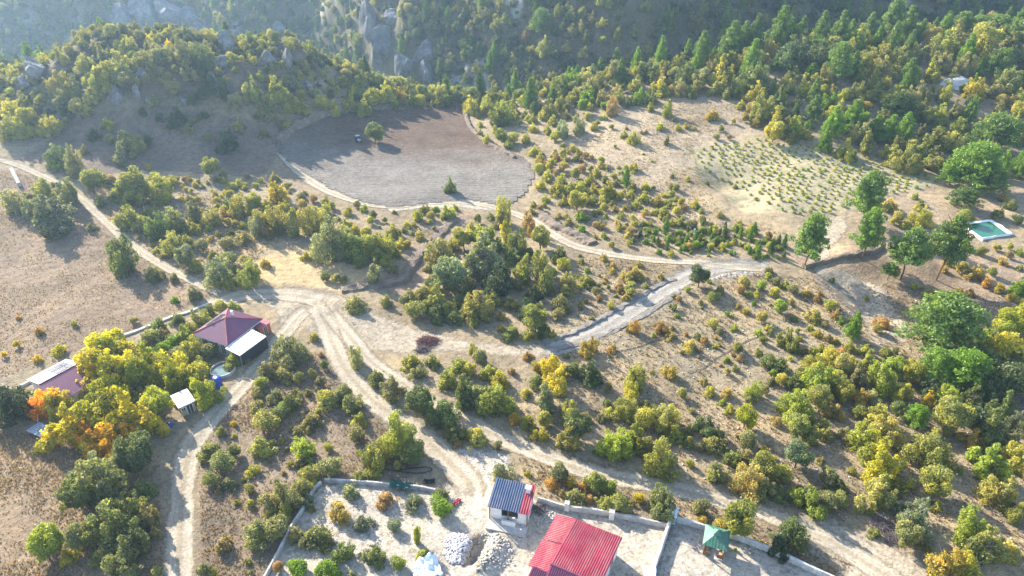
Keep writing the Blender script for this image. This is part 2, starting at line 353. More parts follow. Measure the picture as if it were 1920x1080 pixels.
PATCHES = [  # name, label, material, pixel outline, grid m
 ('bare_ground', 'bare trampled dirt spread at the track junction', 'bare_dirt', [(470, 556), (530, 541), (600, 543), (650, 560), (700, 590), (780, 618), (870, 640), (960, 650), (1050, 640), (1060, 655), (1000, 668), (900, 662), (800, 655), (730, 660), (690, 655), (660, 630), (640, 660), (600, 640), (575, 612), (530, 615), (520, 580)], 0.8),
 ('bare_ground', 'bare grey ground where the bulldozed track meets the pines', 'grey_dirt_plain', [(1290, 500), (1330, 488), (1400, 488), (1440, 492), (1430, 508), (1390, 520), (1330, 527), (1270, 532)], 0.8),
 ('yard_ground', 'whitish limestone ground of the walled yard with the red roofed house', 'white_dirt', [(605, 908), (700, 908), (830, 920), (852, 900), (830, 865), (850, 845), (900, 838), (950, 855), (965, 900), (1010, 945), (1120, 962), (1252, 986), (1245, 1020), (1222, 1090), (1200, 1160), (430, 1160), (500, 1082), (552, 985)], 0.7),
 ('yard_ground', 'whitish limestone terrace around the green roofed gazebo', 'white_dirt', [(1262, 978), (1340, 1000), (1420, 1030), (1500, 1062), (1570, 1092), (1650, 1160), (1190, 1160), (1235, 1070)], 0.7),
 ('bare_ground', 'sunlit bare slope beside the lower track bend', 'bare_dirt', [(1480, 975), (1530, 960), (1580, 985), (1640, 1010), (1720, 1050), (1780, 1130), (1640, 1130), (1560, 1060), (1500, 1020)], 0.8),
 ('bare_ground', 'pale washed out gully bed beside the tall pines', 'bare_dirt', [(1540, 410), (1580, 405), (1590, 425), (1560, 460), (1545, 500), (1600, 515), (1650, 540), (1690, 600), (1700, 640), (1640, 650), (1620, 600), (1570, 560), (1530, 530), (1525, 470)], 0.9),
 ('bare_ground', 'whitened bare dirt rim at the foot of the tilled field', 'white_dirt', [(720, 378), (790, 368), (860, 362), (920, 372), (960, 385), (930, 396), (860, 388), (790, 390), (730, 396)], 0.8),
]
track_mat('grey_dirt_plain', (0.40, 0.375, 0.345), (0.3, 0.28, 0.25), False)
def catmull(pts, step):
    pts = [np.array(p[:2]) for p in pts]; pts = [2*pts[0]-pts[1]]+pts+[2*pts[-1]-pts[-2]]; out = []
    for i in range(1, len(pts)-2):
        p0, p1, p2, p3 = pts[i-1:i+3]; n = max(2, int(np.linalg.norm(p2-p1)/step))
        for k in range(n):
            t = k/n; out.append(0.5*((2*p1)+(-p0+p2)*t+(2*p0-5*p1+4*p2-p3)*t*t+(-p0+3*p1-3*p2+p3)*t**3))
    out.append(pts[-2]); return np.array(out)
TRACK_LINES = []
for lab, mt, wd, px in TRACKS:
    TRACK_LINES.append((lab, mt, wd, catmull(wpoly(px), 1.0)))
FIELD_PX = [(516, 274), (545, 247), (600, 222), (655, 206), (720, 208), (765, 206), (800, 194), (838, 190), (868, 200), (872, 228), (905, 255), (940, 280), (985, 300), (1000, 328), (985, 360), (950, 388), (880, 372), (800, 380), (740, 388), (680, 378), (620, 352), (570, 322), (535, 296)]
FIELD = wpoly(FIELD_PX)

# ------------------------------------------------------------------ ground sheet
def axis(lo, hi, f):
    v = [lo]
    while v[-1] < hi: v.append(v[-1]+f(v[-1]))
    return np.array(v)
xs = axis(-1500, 1500, lambda x: 0.85 if abs(x) < 112 else min(60, 0.85+(abs(x)-112)*0.022))
ys = axis(-250, 1500, lambda y: 0.65 if 40 < y < 120 else (min(30, 0.65+(40-y)*0.1) if y <= 40 else min(40, 0.65+(y-120)*0.0075)))
GX, GY = np.meshgrid(xs, ys); gx = GX.ravel(); gy = GY.ravel(); gz = H(gx, gy)
for k, (lab, mt, wd, ln) in enumerate(TRACK_LINES):          # the tracks are worn a little into the ground
    sel = (gx > ln[:, 0].min()-9) & (gx < ln[:, 0].max()+9) & (gy > ln[:, 1].min()-9) & (gy < ln[:, 1].max()+9)
    d = segdist(gx[sel], gy[sel], ln[::3] if len(ln) > 6 else ln)
    gz[sel] += -0.16*np.exp(-(d/(wd*0.55))**4) + 0.10*np.exp(-((d-wd*0.72)/0.7)**2)
ZG = gz.reshape(GX.shape)
def HG(x, y):
    """height of the ground sheet as built"""
    x = np.asarray(x, float); y = np.asarray(y, float)
    i = np.clip(np.searchsorted(xs, x)-1, 0, len(xs)-2); j = np.clip(np.searchsorted(ys, y)-1, 0, len(ys)-2)
    fx = (x-xs[i])/(xs[i+1]-xs[i]); fy = (y-ys[j])/(ys[j+1]-ys[j])
    return (ZG[j, i]*(1-fx)+ZG[j, i+1]*fx)*(1-fy)+(ZG[j+1, i]*(1-fx)+ZG[j+1, i+1]*fx)*fy
base = np.array([0.275, 0.226, 0.156]); C = np.tile(base, (len(gx), 1))
REG = [ # earth colour regions, pixel outlines
 ((0.225, 0.172, 0.126), [(-60, 300), (60, 330), (150, 380), (220, 450), (300, 500), (400, 550), (360, 580), (200, 640), (60, 690), (-60, 720)]),
 ((0.41, 0.31, 0.185), [(420, 540), (500, 480), (560, 460), (620, 490), (760, 520), (740, 545), (620, 548), (540, 538), (470, 545)]),
 ((0.325, 0.27, 0.20), [(1010, 300), (1120, 215), (1290, 180), (1440, 190), (1470, 240), (1350, 290), (1250, 330), (1330, 400), (1300, 430), (1150, 400), (1050, 350)]),
 ((0.305, 0.275, 0.185), [(1290, 280), (1420, 255), (1600, 290), (1770, 335), (1700, 365), (1590, 395), (1500, 405), (1400, 400), (1350, 360), (1300, 330)]),
 ((0.31, 0.24, 0.172), [(1480, 480), (1600, 455), (1780, 470), (1920, 480), (1920, 600), (1700, 640), (1600, 600), (1520, 530)]),
 ((0.30, 0.24, 0.17), [(1640, 360), (1920, 350), (1920, 400), (1740, 420), (1660, 400)]),
 ((0.27, 0.228, 0.16), [(1100, 500), (1280, 540), (1500, 560), (1600, 640), (1500, 760), (1280, 740), (1120, 660), (1060, 650)]),
 ((0.25, 0.19, 0.135), [(-60, 780), (80, 800), (300, 830), (300, 1000), (330, 1160), (-60, 1160)]),
 ((0.215, 0.172, 0.13), [(370, 830), (480, 700), (600, 650), (720, 800), (800, 880), (600, 900), (480, 1160), (360, 1160)]),
 ((0.19, 0.15, 0.12), [(30, 300), (120, 230), (420, 220), (600, 250), (520, 290), (480, 335), (300, 320), (120, 330)]),
 ((0.26, 0.20, 0.15), [(660, 540), (760, 480), (860, 395), (900, 400), (830, 470), (780, 560)]),
]
warp = 2.2*fbm(gx/9, gy/9, 61, 3); warp2 = 2.2*fbm(gx/9, gy/9, 71, 3)
for col, poly in REG:
    C[inpoly(gx+warp, gy+warp2, wpoly(poly))] = col
# rocky mountain beyond the gorge, brown hill soil with the slope's shade darkened into its colour
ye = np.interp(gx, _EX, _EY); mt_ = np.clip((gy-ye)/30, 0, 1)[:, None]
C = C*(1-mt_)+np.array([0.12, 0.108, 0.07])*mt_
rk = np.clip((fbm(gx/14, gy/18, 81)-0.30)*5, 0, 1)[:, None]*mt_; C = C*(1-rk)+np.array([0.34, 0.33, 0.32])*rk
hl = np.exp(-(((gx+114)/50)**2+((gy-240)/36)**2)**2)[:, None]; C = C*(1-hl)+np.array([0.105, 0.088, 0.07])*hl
nx, ny = len(xs), len(ys)
ii = (np.arange(ny-1)[:, None]*nx+np.arange(nx-1)[None, :]).ravel()
F = np.stack([ii, ii+1, ii+1+nx, ii+nx], 1)
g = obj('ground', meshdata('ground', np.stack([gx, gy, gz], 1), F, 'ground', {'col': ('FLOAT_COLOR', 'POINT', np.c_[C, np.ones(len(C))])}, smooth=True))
tag(g, 'dry tan hillside ground rising to the wooded gorge and hill', 'ground', kind='structure')

# ------------------------------------------------------------------ tracks
for k, (lab, mt, wd, ln) in enumerate(TRACK_LINES):
    t = np.gradient(ln, axis=0); t /= np.linalg.norm(t, axis=1)[:, None]; nrm = np.c_[-t[:, 1], t[:, 0]]
    ac = np.linspace(-1.35, 1.35, 13); s = np.arange(len(ln))
    hw = wd/2*(1+0.16*fbm(s/9.0, s*0+k, 91, 3))
    pts = ln[:, None, :]+nrm[:, None, :]*(hw[:, None]*ac[None, :])[:, :, None]
    x = pts[..., 0].ravel(); y = pts[..., 1].ravel(); a = np.tile(ac, len(ln))
    endf = np.minimum(s, len(ln)-1-s)/6.0; endf = np.repeat(np.clip(1-endf, 0, 1), len(ac))
    z = HG(x, y)+0.05+0.012*k+0.05*np.cos(a*math.pi*2.0)*(np.abs(a) < 1)
    nl = len(ac); q = (np.arange(len(ln)-1)[:, None]*nl+np.arange(nl-1)[None, :]).ravel()
    o = obj('dirt_track', meshdata('dirt_track', np.stack([x, y, z], 1), np.stack([q, q+nl, q+nl+1, q+1], 1), mt,
            {'across': ('FLOAT', 'POINT', a*0.9), 'edge': ('FLOAT', 'POINT', np.maximum(np.abs(a)/1.35*1.05, endf*0.9))}, smooth=True))
    tag(o, lab, 'dirt track', kind='structure')
def patch(name, label, mt, pxpoly, gs, lift, rim=2.2, tone=None, cat='ground', relief=0.0):
    wp = wpoly(pxpoly); x0, y0 = wp[:, :2].min(0)-2; x1, y1 = wp[:, :2].max(0)+2
    X, Y = np.meshgrid(np.arange(x0, x1, gs), np.arange(y0, y1, gs)); x = X.ravel(); y = Y.ravel()
    ins = inpoly(x, y, wp); d = segdist(x, y, wp, True); sd = np.where(ins, d, -d)
    keep = sd > -1.0
    e = np.clip(0.62-sd/rim*0.5, 0, 1.2)
    z = HG(x, y)+lift+relief*fbm(x/1.7, y/1.7, 97, 3)*np.clip(sd/2, 0, 1)
    n = X.shape[1]; q = (np.arange(X.shape[0]-1)[:, None]*n+np.arange(n-1)[None, :]).ravel(); f = np.stack([q, q+1, q+1+n, q+n], 1)
    f = f[keep[f].all(1)]; used = np.unique(f); rm = np.full(len(x), -1); rm[used] = np.arange(len(used))
    at = {'edge': ('FLOAT', 'POINT', e[used])}
    if tone is not None: at['tone'] = ('FLOAT', 'POINT', tone(x[used], y[used]))
    o = obj(name, meshdata(name, np.stack([x, y, z], 1)[used], rm[f], mt, at, smooth=True))
    return tag(o, label, cat, kind='structure')
for k, (nm, lab, mt, px, gs) in enumerate(PATCHES): patch(nm, lab, mt, px, gs, 0.02+0.004*k)
fa = P(560, 240); fb = P(850, 370)
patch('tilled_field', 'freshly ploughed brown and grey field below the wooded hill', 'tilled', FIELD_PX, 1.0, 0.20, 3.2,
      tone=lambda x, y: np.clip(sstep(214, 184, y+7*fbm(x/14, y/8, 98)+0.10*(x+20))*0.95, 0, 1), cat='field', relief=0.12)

# ------------------------------------------------------------------ plants: prototypes
def _unit(r, n):
    v = r.normal(size=(n, 3)); return v/np.linalg.norm(v, axis=1)[:, None]
def leaves_mesh(name, r, cen, rad, flat, nleaf, leaf, m, aspect=0.65, up=0.0, spread=0.7, cvar=None):
    """many small faces spread over overlapping clumps"""
    cen = np.array(cen); rad = np.array(rad); k = len(cen); w = rad**2; w /= w.sum()
    idx = r.choice(k, nleaf*2, p=w); d = _unit(r, nleaf*2); rr = rad[idx]*(1.02-0.38*r.random(nleaf*2)**1.6)*np.where(r.random(nleaf*2) < 0.14, r.uniform(1.0, 1.45, nleaf*2), 1.0)
    p = cen[idx]+d*rr[:, None]*np.array([1, 1, flat])
    keep = np.ones(len(p), bool)
    for j in range(k):
        e = (p-cen[j])/np.array([1, 1, flat]); keep &= ~((np.einsum('ij,ij->i', e, e) < (0.62*rad[j])**2) & (idx != j))
    p = p[keep][:nleaf]; d = d[keep][:nleaf]; idx = idx[keep][:nleaf]; n = len(p)
    nn = d+spread*r.normal(size=(n, 3))+np.array([0, 0, up]); nn /= np.linalg.norm(nn, axis=1)[:, None]
    t = np.cross(nn, _unit(r, n)); t /= np.linalg.norm(t, axis=1)[:, None]; b = np.cross(nn, t)
    s = (leaf*r.uniform(0.6, 1.35, n))[:, None]
    v = np.stack([p-t*s, p-b*s*aspect, p+t*s, p+b*s*aspect], 1).reshape(-1, 3)
    v[:, 2] = np.maximum(v[:, 2], 0.0)
    cv = r.normal(0, 0.17, k) if cvar is None else cvar
    var = np.clip(0.45+cv[idx]+r.normal(0, 0.16, n), 0, 1); ag = np.clip(r.random(k)**2.2*1.3-0.1, 0, 1)[idx]*r.uniform(0.5, 1.1, n)
    return meshdata(name, v, np.arange(4*n).reshape(-1, 4), m, {'var': ('FLOAT', 'FACE', var), 'age': ('FLOAT', 'FACE', ag)})
def round_crown(seed, ncl, nleaf, leaf, zlo, lump, m='leaf', name='crown', top=1.0):
    r = np.random.default_rng(seed); cen = []; rad = []
    zc = (zlo+top)/2; hz = (top-zlo)/2
    lean = r.normal(0, 0.10, 2); ell = np.array([r.uniform(0.78, 1.0), r.uniform(0.9, 1.15)]); gap = r.uniform(0, 6.28)
    for i in range(ncl):
        d = _unit(r, 1)[0]; q = r.uniform(0.25, 1.0)**0.6; c = r.uniform(lump[0], lump[1])*r.choice([0.7, 0.9, 1.0, 1.15])
        if math.cos(math.atan2(d[1], d[0])-gap) > 0.86 and r.random() < 0.7: continue
        rz = c
        x = d[0]*(0.5-c)*q*r.uniform(0.85, 1.12); y = d[1]*(0.5-c)*q*r.uniform(0.85, 1.12); z = zc+d[2]*max(0.02, hz-rz)*q
        cen.append((x*ell[0]+lean[0]*z, y*ell[1]+lean[1]*z, max(z, zlo+0.5*rz))); rad.append(c)
    return leaves_mesh(name, r, cen, rad, 0.95, nleaf, leaf, m)
def multi_crown(seed, nsub, nleaf, leaf, lo, sub_w, name='crown', drop=0.45):
    """a many-stemmed crown reaching the ground: several upright lobes of unequal height"""
    r = np.random.default_rng(seed); cen = []; rad = []; a0 = r.uniform(0, 6.28)
    for j in range(nsub):
        a = a0+j*2.4+r.normal(0, .3); d = 0.0 if j == 0 else 0.40*r.uniform(0.45, 1.0)
        hs = 1.0 if j == 0 else 1-drop*(d/0.4)*r.uniform(0.35, 1.25); ws = r.uniform(*sub_w); bx, by = math.cos(a)*d, math.sin(a)*d*r.uniform(.75, 1)
        ox, oy = r.normal(0, .05, 2)
        nc = max(4, int(hs/ws*1.5)+1)
        for i in range(nc):
            u = (i+0.5)/nc; c = ws*(0.42+0.62*math.sin(math.pi*min(1.0, 0.22+0.80*u)))*r.uniform(.72, 1.1)*0.82
            z = lo+(hs-lo-c*0.8)*u; cen.append((bx+ox*u+r.normal(0, ws*.30), by+oy*u+r.normal(0, ws*.30), max(z, lo+c*.5))); rad.append(c)
            if r.random() < 0.5: cen.append((bx+r.normal(0, ws*.7), by+r.normal(0, ws*.7), max(z+r.normal(0, .05), lo+c*.4))); rad.append(c*0.6)
    return leaves_mesh(name, r, cen, rad, 1.0, nleaf, leaf, 'leaf')
def trunk_mesh(seed, h, r0, limbs, m='bark', name='trunk', z1=None):
    rr = random.Random(seed); b = MB(); p = Vector((0, 0, -0.04)); n = 5; x = 0; y = 0
    for i in range(n):
        q = Vector((rr.uniform(-.025, .025)*(i+1), rr.uniform(-.025, .025)*(i+1), h*(i+1)/n)); b.bar(p, q, r0*(1-0.13*i), r0*(1-0.13*(i+1)), 6); p = q
    for k in range(limbs):
        a = 2*math.pi*k/limbs+rr.uniform(-.5, .5); z = h*rr.uniform(0.35, 0.95); l = rr.uniform(0.18, 0.34)
        s = Vector((0, 0, z)); e = s+Vector((math.cos(a)*l, math.sin(a)*l, l*rr.uniform(.5, 1.1))); b.bar(s, e, r0*.45, r0*.14, 5)
    return meshdata(name, b.v, b.f, m)
def pine_crown(seed, kind):
    r = np.random.default_rng(seed); cen = []; rad = []
    z0, nw, nb = {'tall': (0.34, 10, 5), 'cone': (0.10, 13, 6), 'flat': (0.45, 6, 7), 'wide': (0.22, 10, 6)}[kind]
    for i in range(nw):
        z = z0+(0.97-z0)*(i+0.3*r.random())/(nw-0.6); u = (z-z0)/(1-z0)
        if kind == 'cone': Lm = 0.48*(1-u)**0.85+0.03
        elif kind == 'flat': Lm = 0.46*math.sin(min(1, 0.35+u*0.75)*math.pi)**0.6
        elif kind == 'wide': Lm = 0.44*(1-u**2.2)**0.7+0.04
        else: Lm = 0.40*(1-u**1.7)**0.8*(0.72+0.4*math.sin(i*2.1))+0.06
        for k in range(nb):
            a = 2*math.pi*(k+0.5*r.random())/nb+i*1.1; Lb = Lm*r.uniform(0.55, 1.05)
            for f in (0.5, 0.95) if Lb > 0.15 else (0.7,):
                c = 0.065+0.05*r.random() if kind != 'cone' else 0.05+0.045*r.random()*(1-u)+0.015
                cen.append((math.cos(a)*Lb*f*0.93, math.sin(a)*Lb*f*0.93, min(0.965, z+0.05*f-0.03+r.normal(0, .012)))); rad.append(c)
    return leaves_mesh('crown', r, cen, rad, 0.62, 8500, 0.026, 'needle', 0.40, 0.35, 0.9)
TREE_P = []; SHRUB_P = []; PINE_P = {}
for s in range(9):
    TREE_P.append((round_crown(100+s, 26+4*s, 6500, 0.0255, 0.03, (0.10, 0.19)) if s < 2 else multi_crown(150+s, 3+s % 5, 7000, 0.0255, 0.0, (0.17, 0.26) if s % 2 else (0.13, 0.22)), trunk_mesh(200+s, 0.62, 0.028, 5)))
for s in range(9):
    SHRUB_P.append((round_crown(300+s, 14+4*s, 3000, 0.036, 0.0, (0.12, 0.23), name='foliage') if s < 3 else multi_crown(350+s, 4+s % 5, 3200, 0.036, 0.0, (0.15, 0.25), 'foliage', 0.55), trunk_mesh(400+s, 0.45, 0.03, 6, name='stem')))
TALL_P = [(multi_crown(500+s, 2+s, 6500, 0.027, 0.03, (0.22, 0.32), drop=0.3), trunk_mesh(520+s, 0.72, 0.024, 6)) for s in range(3)]
for k in ('tall', 'cone', 'flat', 'wide'):
    PINE_P[k] = [(pine_crown(600+17*s+len(k), k), trunk_mesh(640+s, 0.93, 0.020 if k != 'flat' else 0.022, 7, 'pine_bark')) for s in range(2)]
SAP_P = [round_crown(700+s, 8, 260, 0.09, 0.0, (0.15, 0.26), name='young_plant') for s in range(3)]

TINT = {'d': (0.11, 0.153, 0.069), 'g': (0.205, 0.25, 0.085), 'o': (0.30, 0.30, 0.14), 'y': (0.425, 0.43, 0.09), 'b': (0.213, 0.338, 0.03), 'Y': (0.64, 0.53, 0.03), 'O': (0.5, 0.32, 0.075), 'W': (0.792, 0.33, 0.018), 't': (0.42, 0.31, 0.15), 's': (0.28, 0.323, 0.224), 'k': (0.05, 0.075, 0.042)}
CW = {'d': 'dark green', 'g': 'mid green', 'o': 'dusty olive', 'y': 'yellow green', 'b': 'bright green', 'Y': 'golden yellow', 'O': 'orange brown', 'W': 'vivid orange', 't': 'dry tan', 's': 'silvery grey green', 'k': 'very dark green'}
PINE_T = {'g': (0.155, 0.245, 0.06), 'd': (0.075, 0.125, 0.04), 'b': (0.17, 0.30, 0.03), 's': (0.16, 0.23, 0.12)}
def tint(code, r, pine=False):
    if pine:
        t = np.mean([PINE_T.get(c, PINE_T['g']) for c in code], axis=0); return t*r.uniform(0.85, 1.18)
    t = np.mean([TINT[c] for c in code], axis=0); return t*r.uniform(0.85, 1.18)*np.array([r.uniform(.93, 1.08), 1, r.uniform(.9, 1.1)])
SPECS = []; PLANTS = []
def batch(ox, oy, sc, zone, text):
    """plants read off the photo: crown centre x, y and width in (enlarged) pixels, tint code, form, visible height"""
    for tok in text.split():
        q = tok.split(',')
        SPECS.append((ox+float(q[0])/sc, oy+float(q[1])/sc, float(q[2])/sc, q[3], q[4] if len(q) > 4 and q[4] else None, float(q[5])/sc if len(q) > 5 else None, zone))
def resolve():
    """each plant stands where the line of sight to its crown centre meets the ground"""
    r = RNG; cx = np.array([s[0] for s in SPECS]); cyy = np.array([s[1] for s in SPECS])
    p0, t0 = G(cx, cyy); wm = np.array([s[2] for s in SPECS])*t0/FPX
    ang = np.arctan2(CAM_H-p0[:, 2], np.hypot(p0[:, 0], p0[:, 1])); hm = np.zeros(len(cx)); cz = np.zeros(len(cx)); ks = []
    for i, (x, y, w, code, k, hpx, zone) in enumerate(SPECS):
        k = k or ('t' if wm[i] > 5.2 else 's'); ks.append(k)
        if hpx:
            if k in 'pcfw': hm[i] = hpx*t0[i]/FPX/math.cos(ang[i])*0.93
            else: hm[i] = math.sqrt(max((hpx*t0[i]/FPX)**2-(0.8*wm[i]*math.sin(ang[i]))**2, (0.55*wm[i])**2))/math.cos(ang[i])
        else: hm[i] = wm[i]*{'s': 0.90, 't': 1.15, 'l': 1.5, 'p': 1.7, 'c': 1.6, 'f': 1.1, 'w': 1.0}[k]
        hm[i] *= r.uniform(0.95, 1.05)
        cz[i] = {'s': 0.46, 't': 0.55, 'l': 0.55, 'p': 0.60, 'c': 0.47, 'f': 0.66, 'w': 0.55}[k]
    bpy_ = cyy.copy(); anch = np.zeros(len(cx), bool)
    for i, s in enumerate(SPECS):
        if ks[i] in 'pcfw' and s[5]: bpy_[i] += 0.47*s[5]; anch[i] = True      # the foot of these shows: stand them on it
    rid = np.array([i for i, s in enumerate(SPECS) if 'ridge' in s[6]])
    for _ in range(26):                                   # the ridge conifers stand on the near side of the crest
        pr_ = G(cx[rid], bpy_[rid])[0]; far = pr_[:, 1] > np.interp(pr_[:, 0], _EX, _EY)+4
        if not far.any(): break
        bpy_[rid[far]] += 3
    p, t = G(cx, bpy_, np.where(anch, 0.0, hm*cz)); z = HG(p[:, 0], p[:, 1])
    for i, s in enumerate(SPECS):
        f = t[i]/t0[i]
        f *= 0.88 if ks[i] == 's' and 'yard' not in s[6] and 'garden' not in s[6] else 0.94 if 'scrub' in s[6] else 1.0
        f *= 1.22 if 'walled yard' in s[6] else 1.26 if 'walnut' in s[6] else 1.18 if 'grove' in s[6] else 1.1 if 'oak clump' in s[6] else 1.0
        PLANTS.append(dict(x=p[i, 0], y=p[i, 1], z=float(z[i]), w=wm[i]*f, h=hm[i]*f, k=ks[i], code=s[3]+('Y' if 'walnut' in s[6] and 'W' not in s[3] else ''), zone=s[6], px=s[2]))
    for q in PLANTS:                                      # nothing grows in the wheel tracks
        for lab, mt, wd, ln in TRACK_LINES:
            d = np.hypot(ln[:, 0]-q['x'], ln[:, 1]-q['y']); j = int(d.argmin()); need = wd*0.5+0.34*q['w']
            if d[j] < need and d[j] > 0.05:
                sh_ = min(need-d[j], 2.6)/d[j]; q['x'] += (q['x']-ln[j, 0])*sh_; q['y'] += (q['y']-ln[j, 1])*sh_
        q['z'] = float(HG(q['x'], q['y']))

# ------------------------------------------------------------------ plants read off the photo
batch(0, 0, 3, 'on the shaded hillside with grey rocks', '''600,685,90,y 1165,925,112,yg,t 610,775,75,oy 700,775,110,o 760,800,110,o 650,850,120,os 820,790,90,d 520,750,95,d 465,835,70,o
 310,850,120,dg 400,870,85,os,l,190 1340,690,92,o 1170,765,72,o 1280,765,110,d 1240,830,80,d 1050,715,75,o 830,930,42,yY 745,870,60,o 940,425,66,yt 835,215,72,Y 945,238,66,Y
 800,620,70,d 980,640,110,d 1080,660,80,o 1140,640,70,d 900,660,80,d 950,700,60,d 365,610,90,d 440,600,110,oy 580,400,130,y 660,330,130,yo 800,340,130,o 690,390,120,oy 540,430,120,y 460,340,100,oy
 560,290,110,o 720,240,100,oy 1000,260,130,o 1130,300,130,d 890,300,120,o 1050,380,110,o 880,390,110,o 980,480,100,o 720,450,120,o 860,560,80,o 1080,560,90,d 1180,450,110,d 1130,530,90,d 1280,500,110,d
 1330,560,100,o 1420,480,120,oy 1560,490,130,y,t 1490,560,100,oy 1640,560,110,y 1700,590,90,y 1800,570,100,y 1870,600,90,y 1520,640,90,o 1600,690,90,oy 1450,640,80,o 1480,740,70,o
 330,440,110,yo 420,460,110,o 500,440,90,oy 300,480,100,o 400,510,110,oy 340,540,110,o 230,560,90,oy 520,510,100,oy 600,500,90,y 370,680,60,o 480,620,90,yo''')
batch(0, 0, 3, 'on the sunny lower slope beside the wooded hill', '''60,600,120,y 150,640,120,y 40,690,130,yo 120,560,100,yo 220,670,90,y 30,560,90,o 270,690,110,y 330,690,80,y 60,760,70,g 170,740,90,y 90,700,110,y
 745,1000,190,yg 880,1025,150,y 500,1005,140,yo 560,985,100,g 960,1010,90,y 320,1030,60,o 225,1045,120,yg 690,1060,120,y 800,1050,120,yg 1035,1005,45,t 1095,1030,50,yt 1165,1020,35,y 1255,980,60,o 1335,1020,70,y 1390,990,45,t
 1440,1040,50,y 1550,1065,110,Yy 1540,990,80,o 420,975,70,o 310,925,80,yb 390,1050,150,o 360,1060,110,os 620,1000,80,t''')
batch(640, 0, 3, 'standing alone in the ploughed field', '185,735,122,g,t,130')
batch(640, 0, 3, 'standing alone on the pale rim of the ploughed field', '608,1028,80,dg,s,125')
batch(640, 0, 3, 'on the pale open pasture beyond the scrub', '''1645,757,72,yg,t 1826,778,56,o,t 1645,930,75,y 1600,985,62,b,c,120 1635,1042,85,og 1795,700,60,y 1897,710,50,y 1742,592,55,y,t 1836,590,82,yg,t,110 1525,575,70,t,l,140
 1632,548,75,g,t 1245,705,90,s,l,110 1330,692,100,so 1425,703,65,y 1540,820,26,g 780,690,50,y 680,590,36,o 1690,740,30,o 1715,735,34,t 1590,745,60,y 1520,710,40,o 1870,672,30,g 1440,690,50,yt 1605,715,28,t
 1380,650,60,y 1320,660,60,o 1480,650,50,y 1855,1040,50,o 1885,1045,60,yo 1755,1055,36,g 1700,860,24,y 1745,900,26,y 1830,800,24,g 1560,935,30,y 1860,985,36,o 1600,930,40,y 1325,862,40,t 1250,860,70,yo''')
batch(640, 0, 3, 'on the steep shaded slope across the gorge', '1122,135,135,go,w,150 1035,197,62,t,t 1240,130,60,g,t 1820,110,90,g,c,160 800,140,60,o 700,30,60,yt 780,60,90,o 880,130,80,o 560,150,70,d')
batch(640, 0, 3, 'in the wooded belt between ploughed field and gorge', '''1062,535,105,g,c,190 160,540,110,y,t,120 250,500,100,y,t 330,520,90,yO 60,560,110,yg 390,540,90,yg 450,560,80,y 540,550,80,yg 600,540,70,g 640,530,50,d 730,570,90,y 830,590,100,yg 910,610,130,yg 880,650,100,g 980,640,70,yo 1100,580,90,g
 1170,590,100,yo 1140,640,80,y 1075,660,70,yg 1080,710,70,y 1190,670,80,y 1200,760,80,y 1160,720,70,yg 1005,690,50,y 300,590,80,yg 120,590,90,y 20,580,80,y 480,540,70,yo 1190,545,90,g,c,110 1240,560,80,y 1300,560,80,yg 1395,590,60,y
 820,770,80,y 900,760,90,yg 960,770,90,y 870,720,70,y 1040,770,80,y 940,810,60,y 780,740,60,yo 1090,840,80,y 1120,880,80,y 1180,920,90,y 1110,940,80,y 1250,930,80,yt 1160,980,90,y 1240,1000,90,y 1320,970,90,yo 1340,1040,100,y 1440,960,80,yo 1460,900,70,y 1210,1050,100,y 1120,1030,80,y 1400,1000,80,y 1500,1050,110,Yy 1420,1060,80,yt 1290,1050,90,yg''')
batch(1280, 0, 3, 'in the row of tall conifers along the ridge', '''100,165,125,g,c,210 265,185,165,g,c,220 390,160,130,gd,c,230 530,135,170,g,c,260 650,135,95,g,c,190 760,110,125,g,c,215 870,135,130,g,c,200 1030,120,105,gs,c,170 1150,100,150,g,p,260 1245,95,140,g,c,190 1330,140,75,gb,c,120 1470,105,105,gb,c,130
 1650,45,170,g,w,110 1760,50,170,g,w,120 330,100,120,g,c,200 590,80,100,g,c,170 20,190,90,d,c,120 930,160,90,g,c,140 1400,130,60,g,c,110 1560,90,120,g,w,130''')
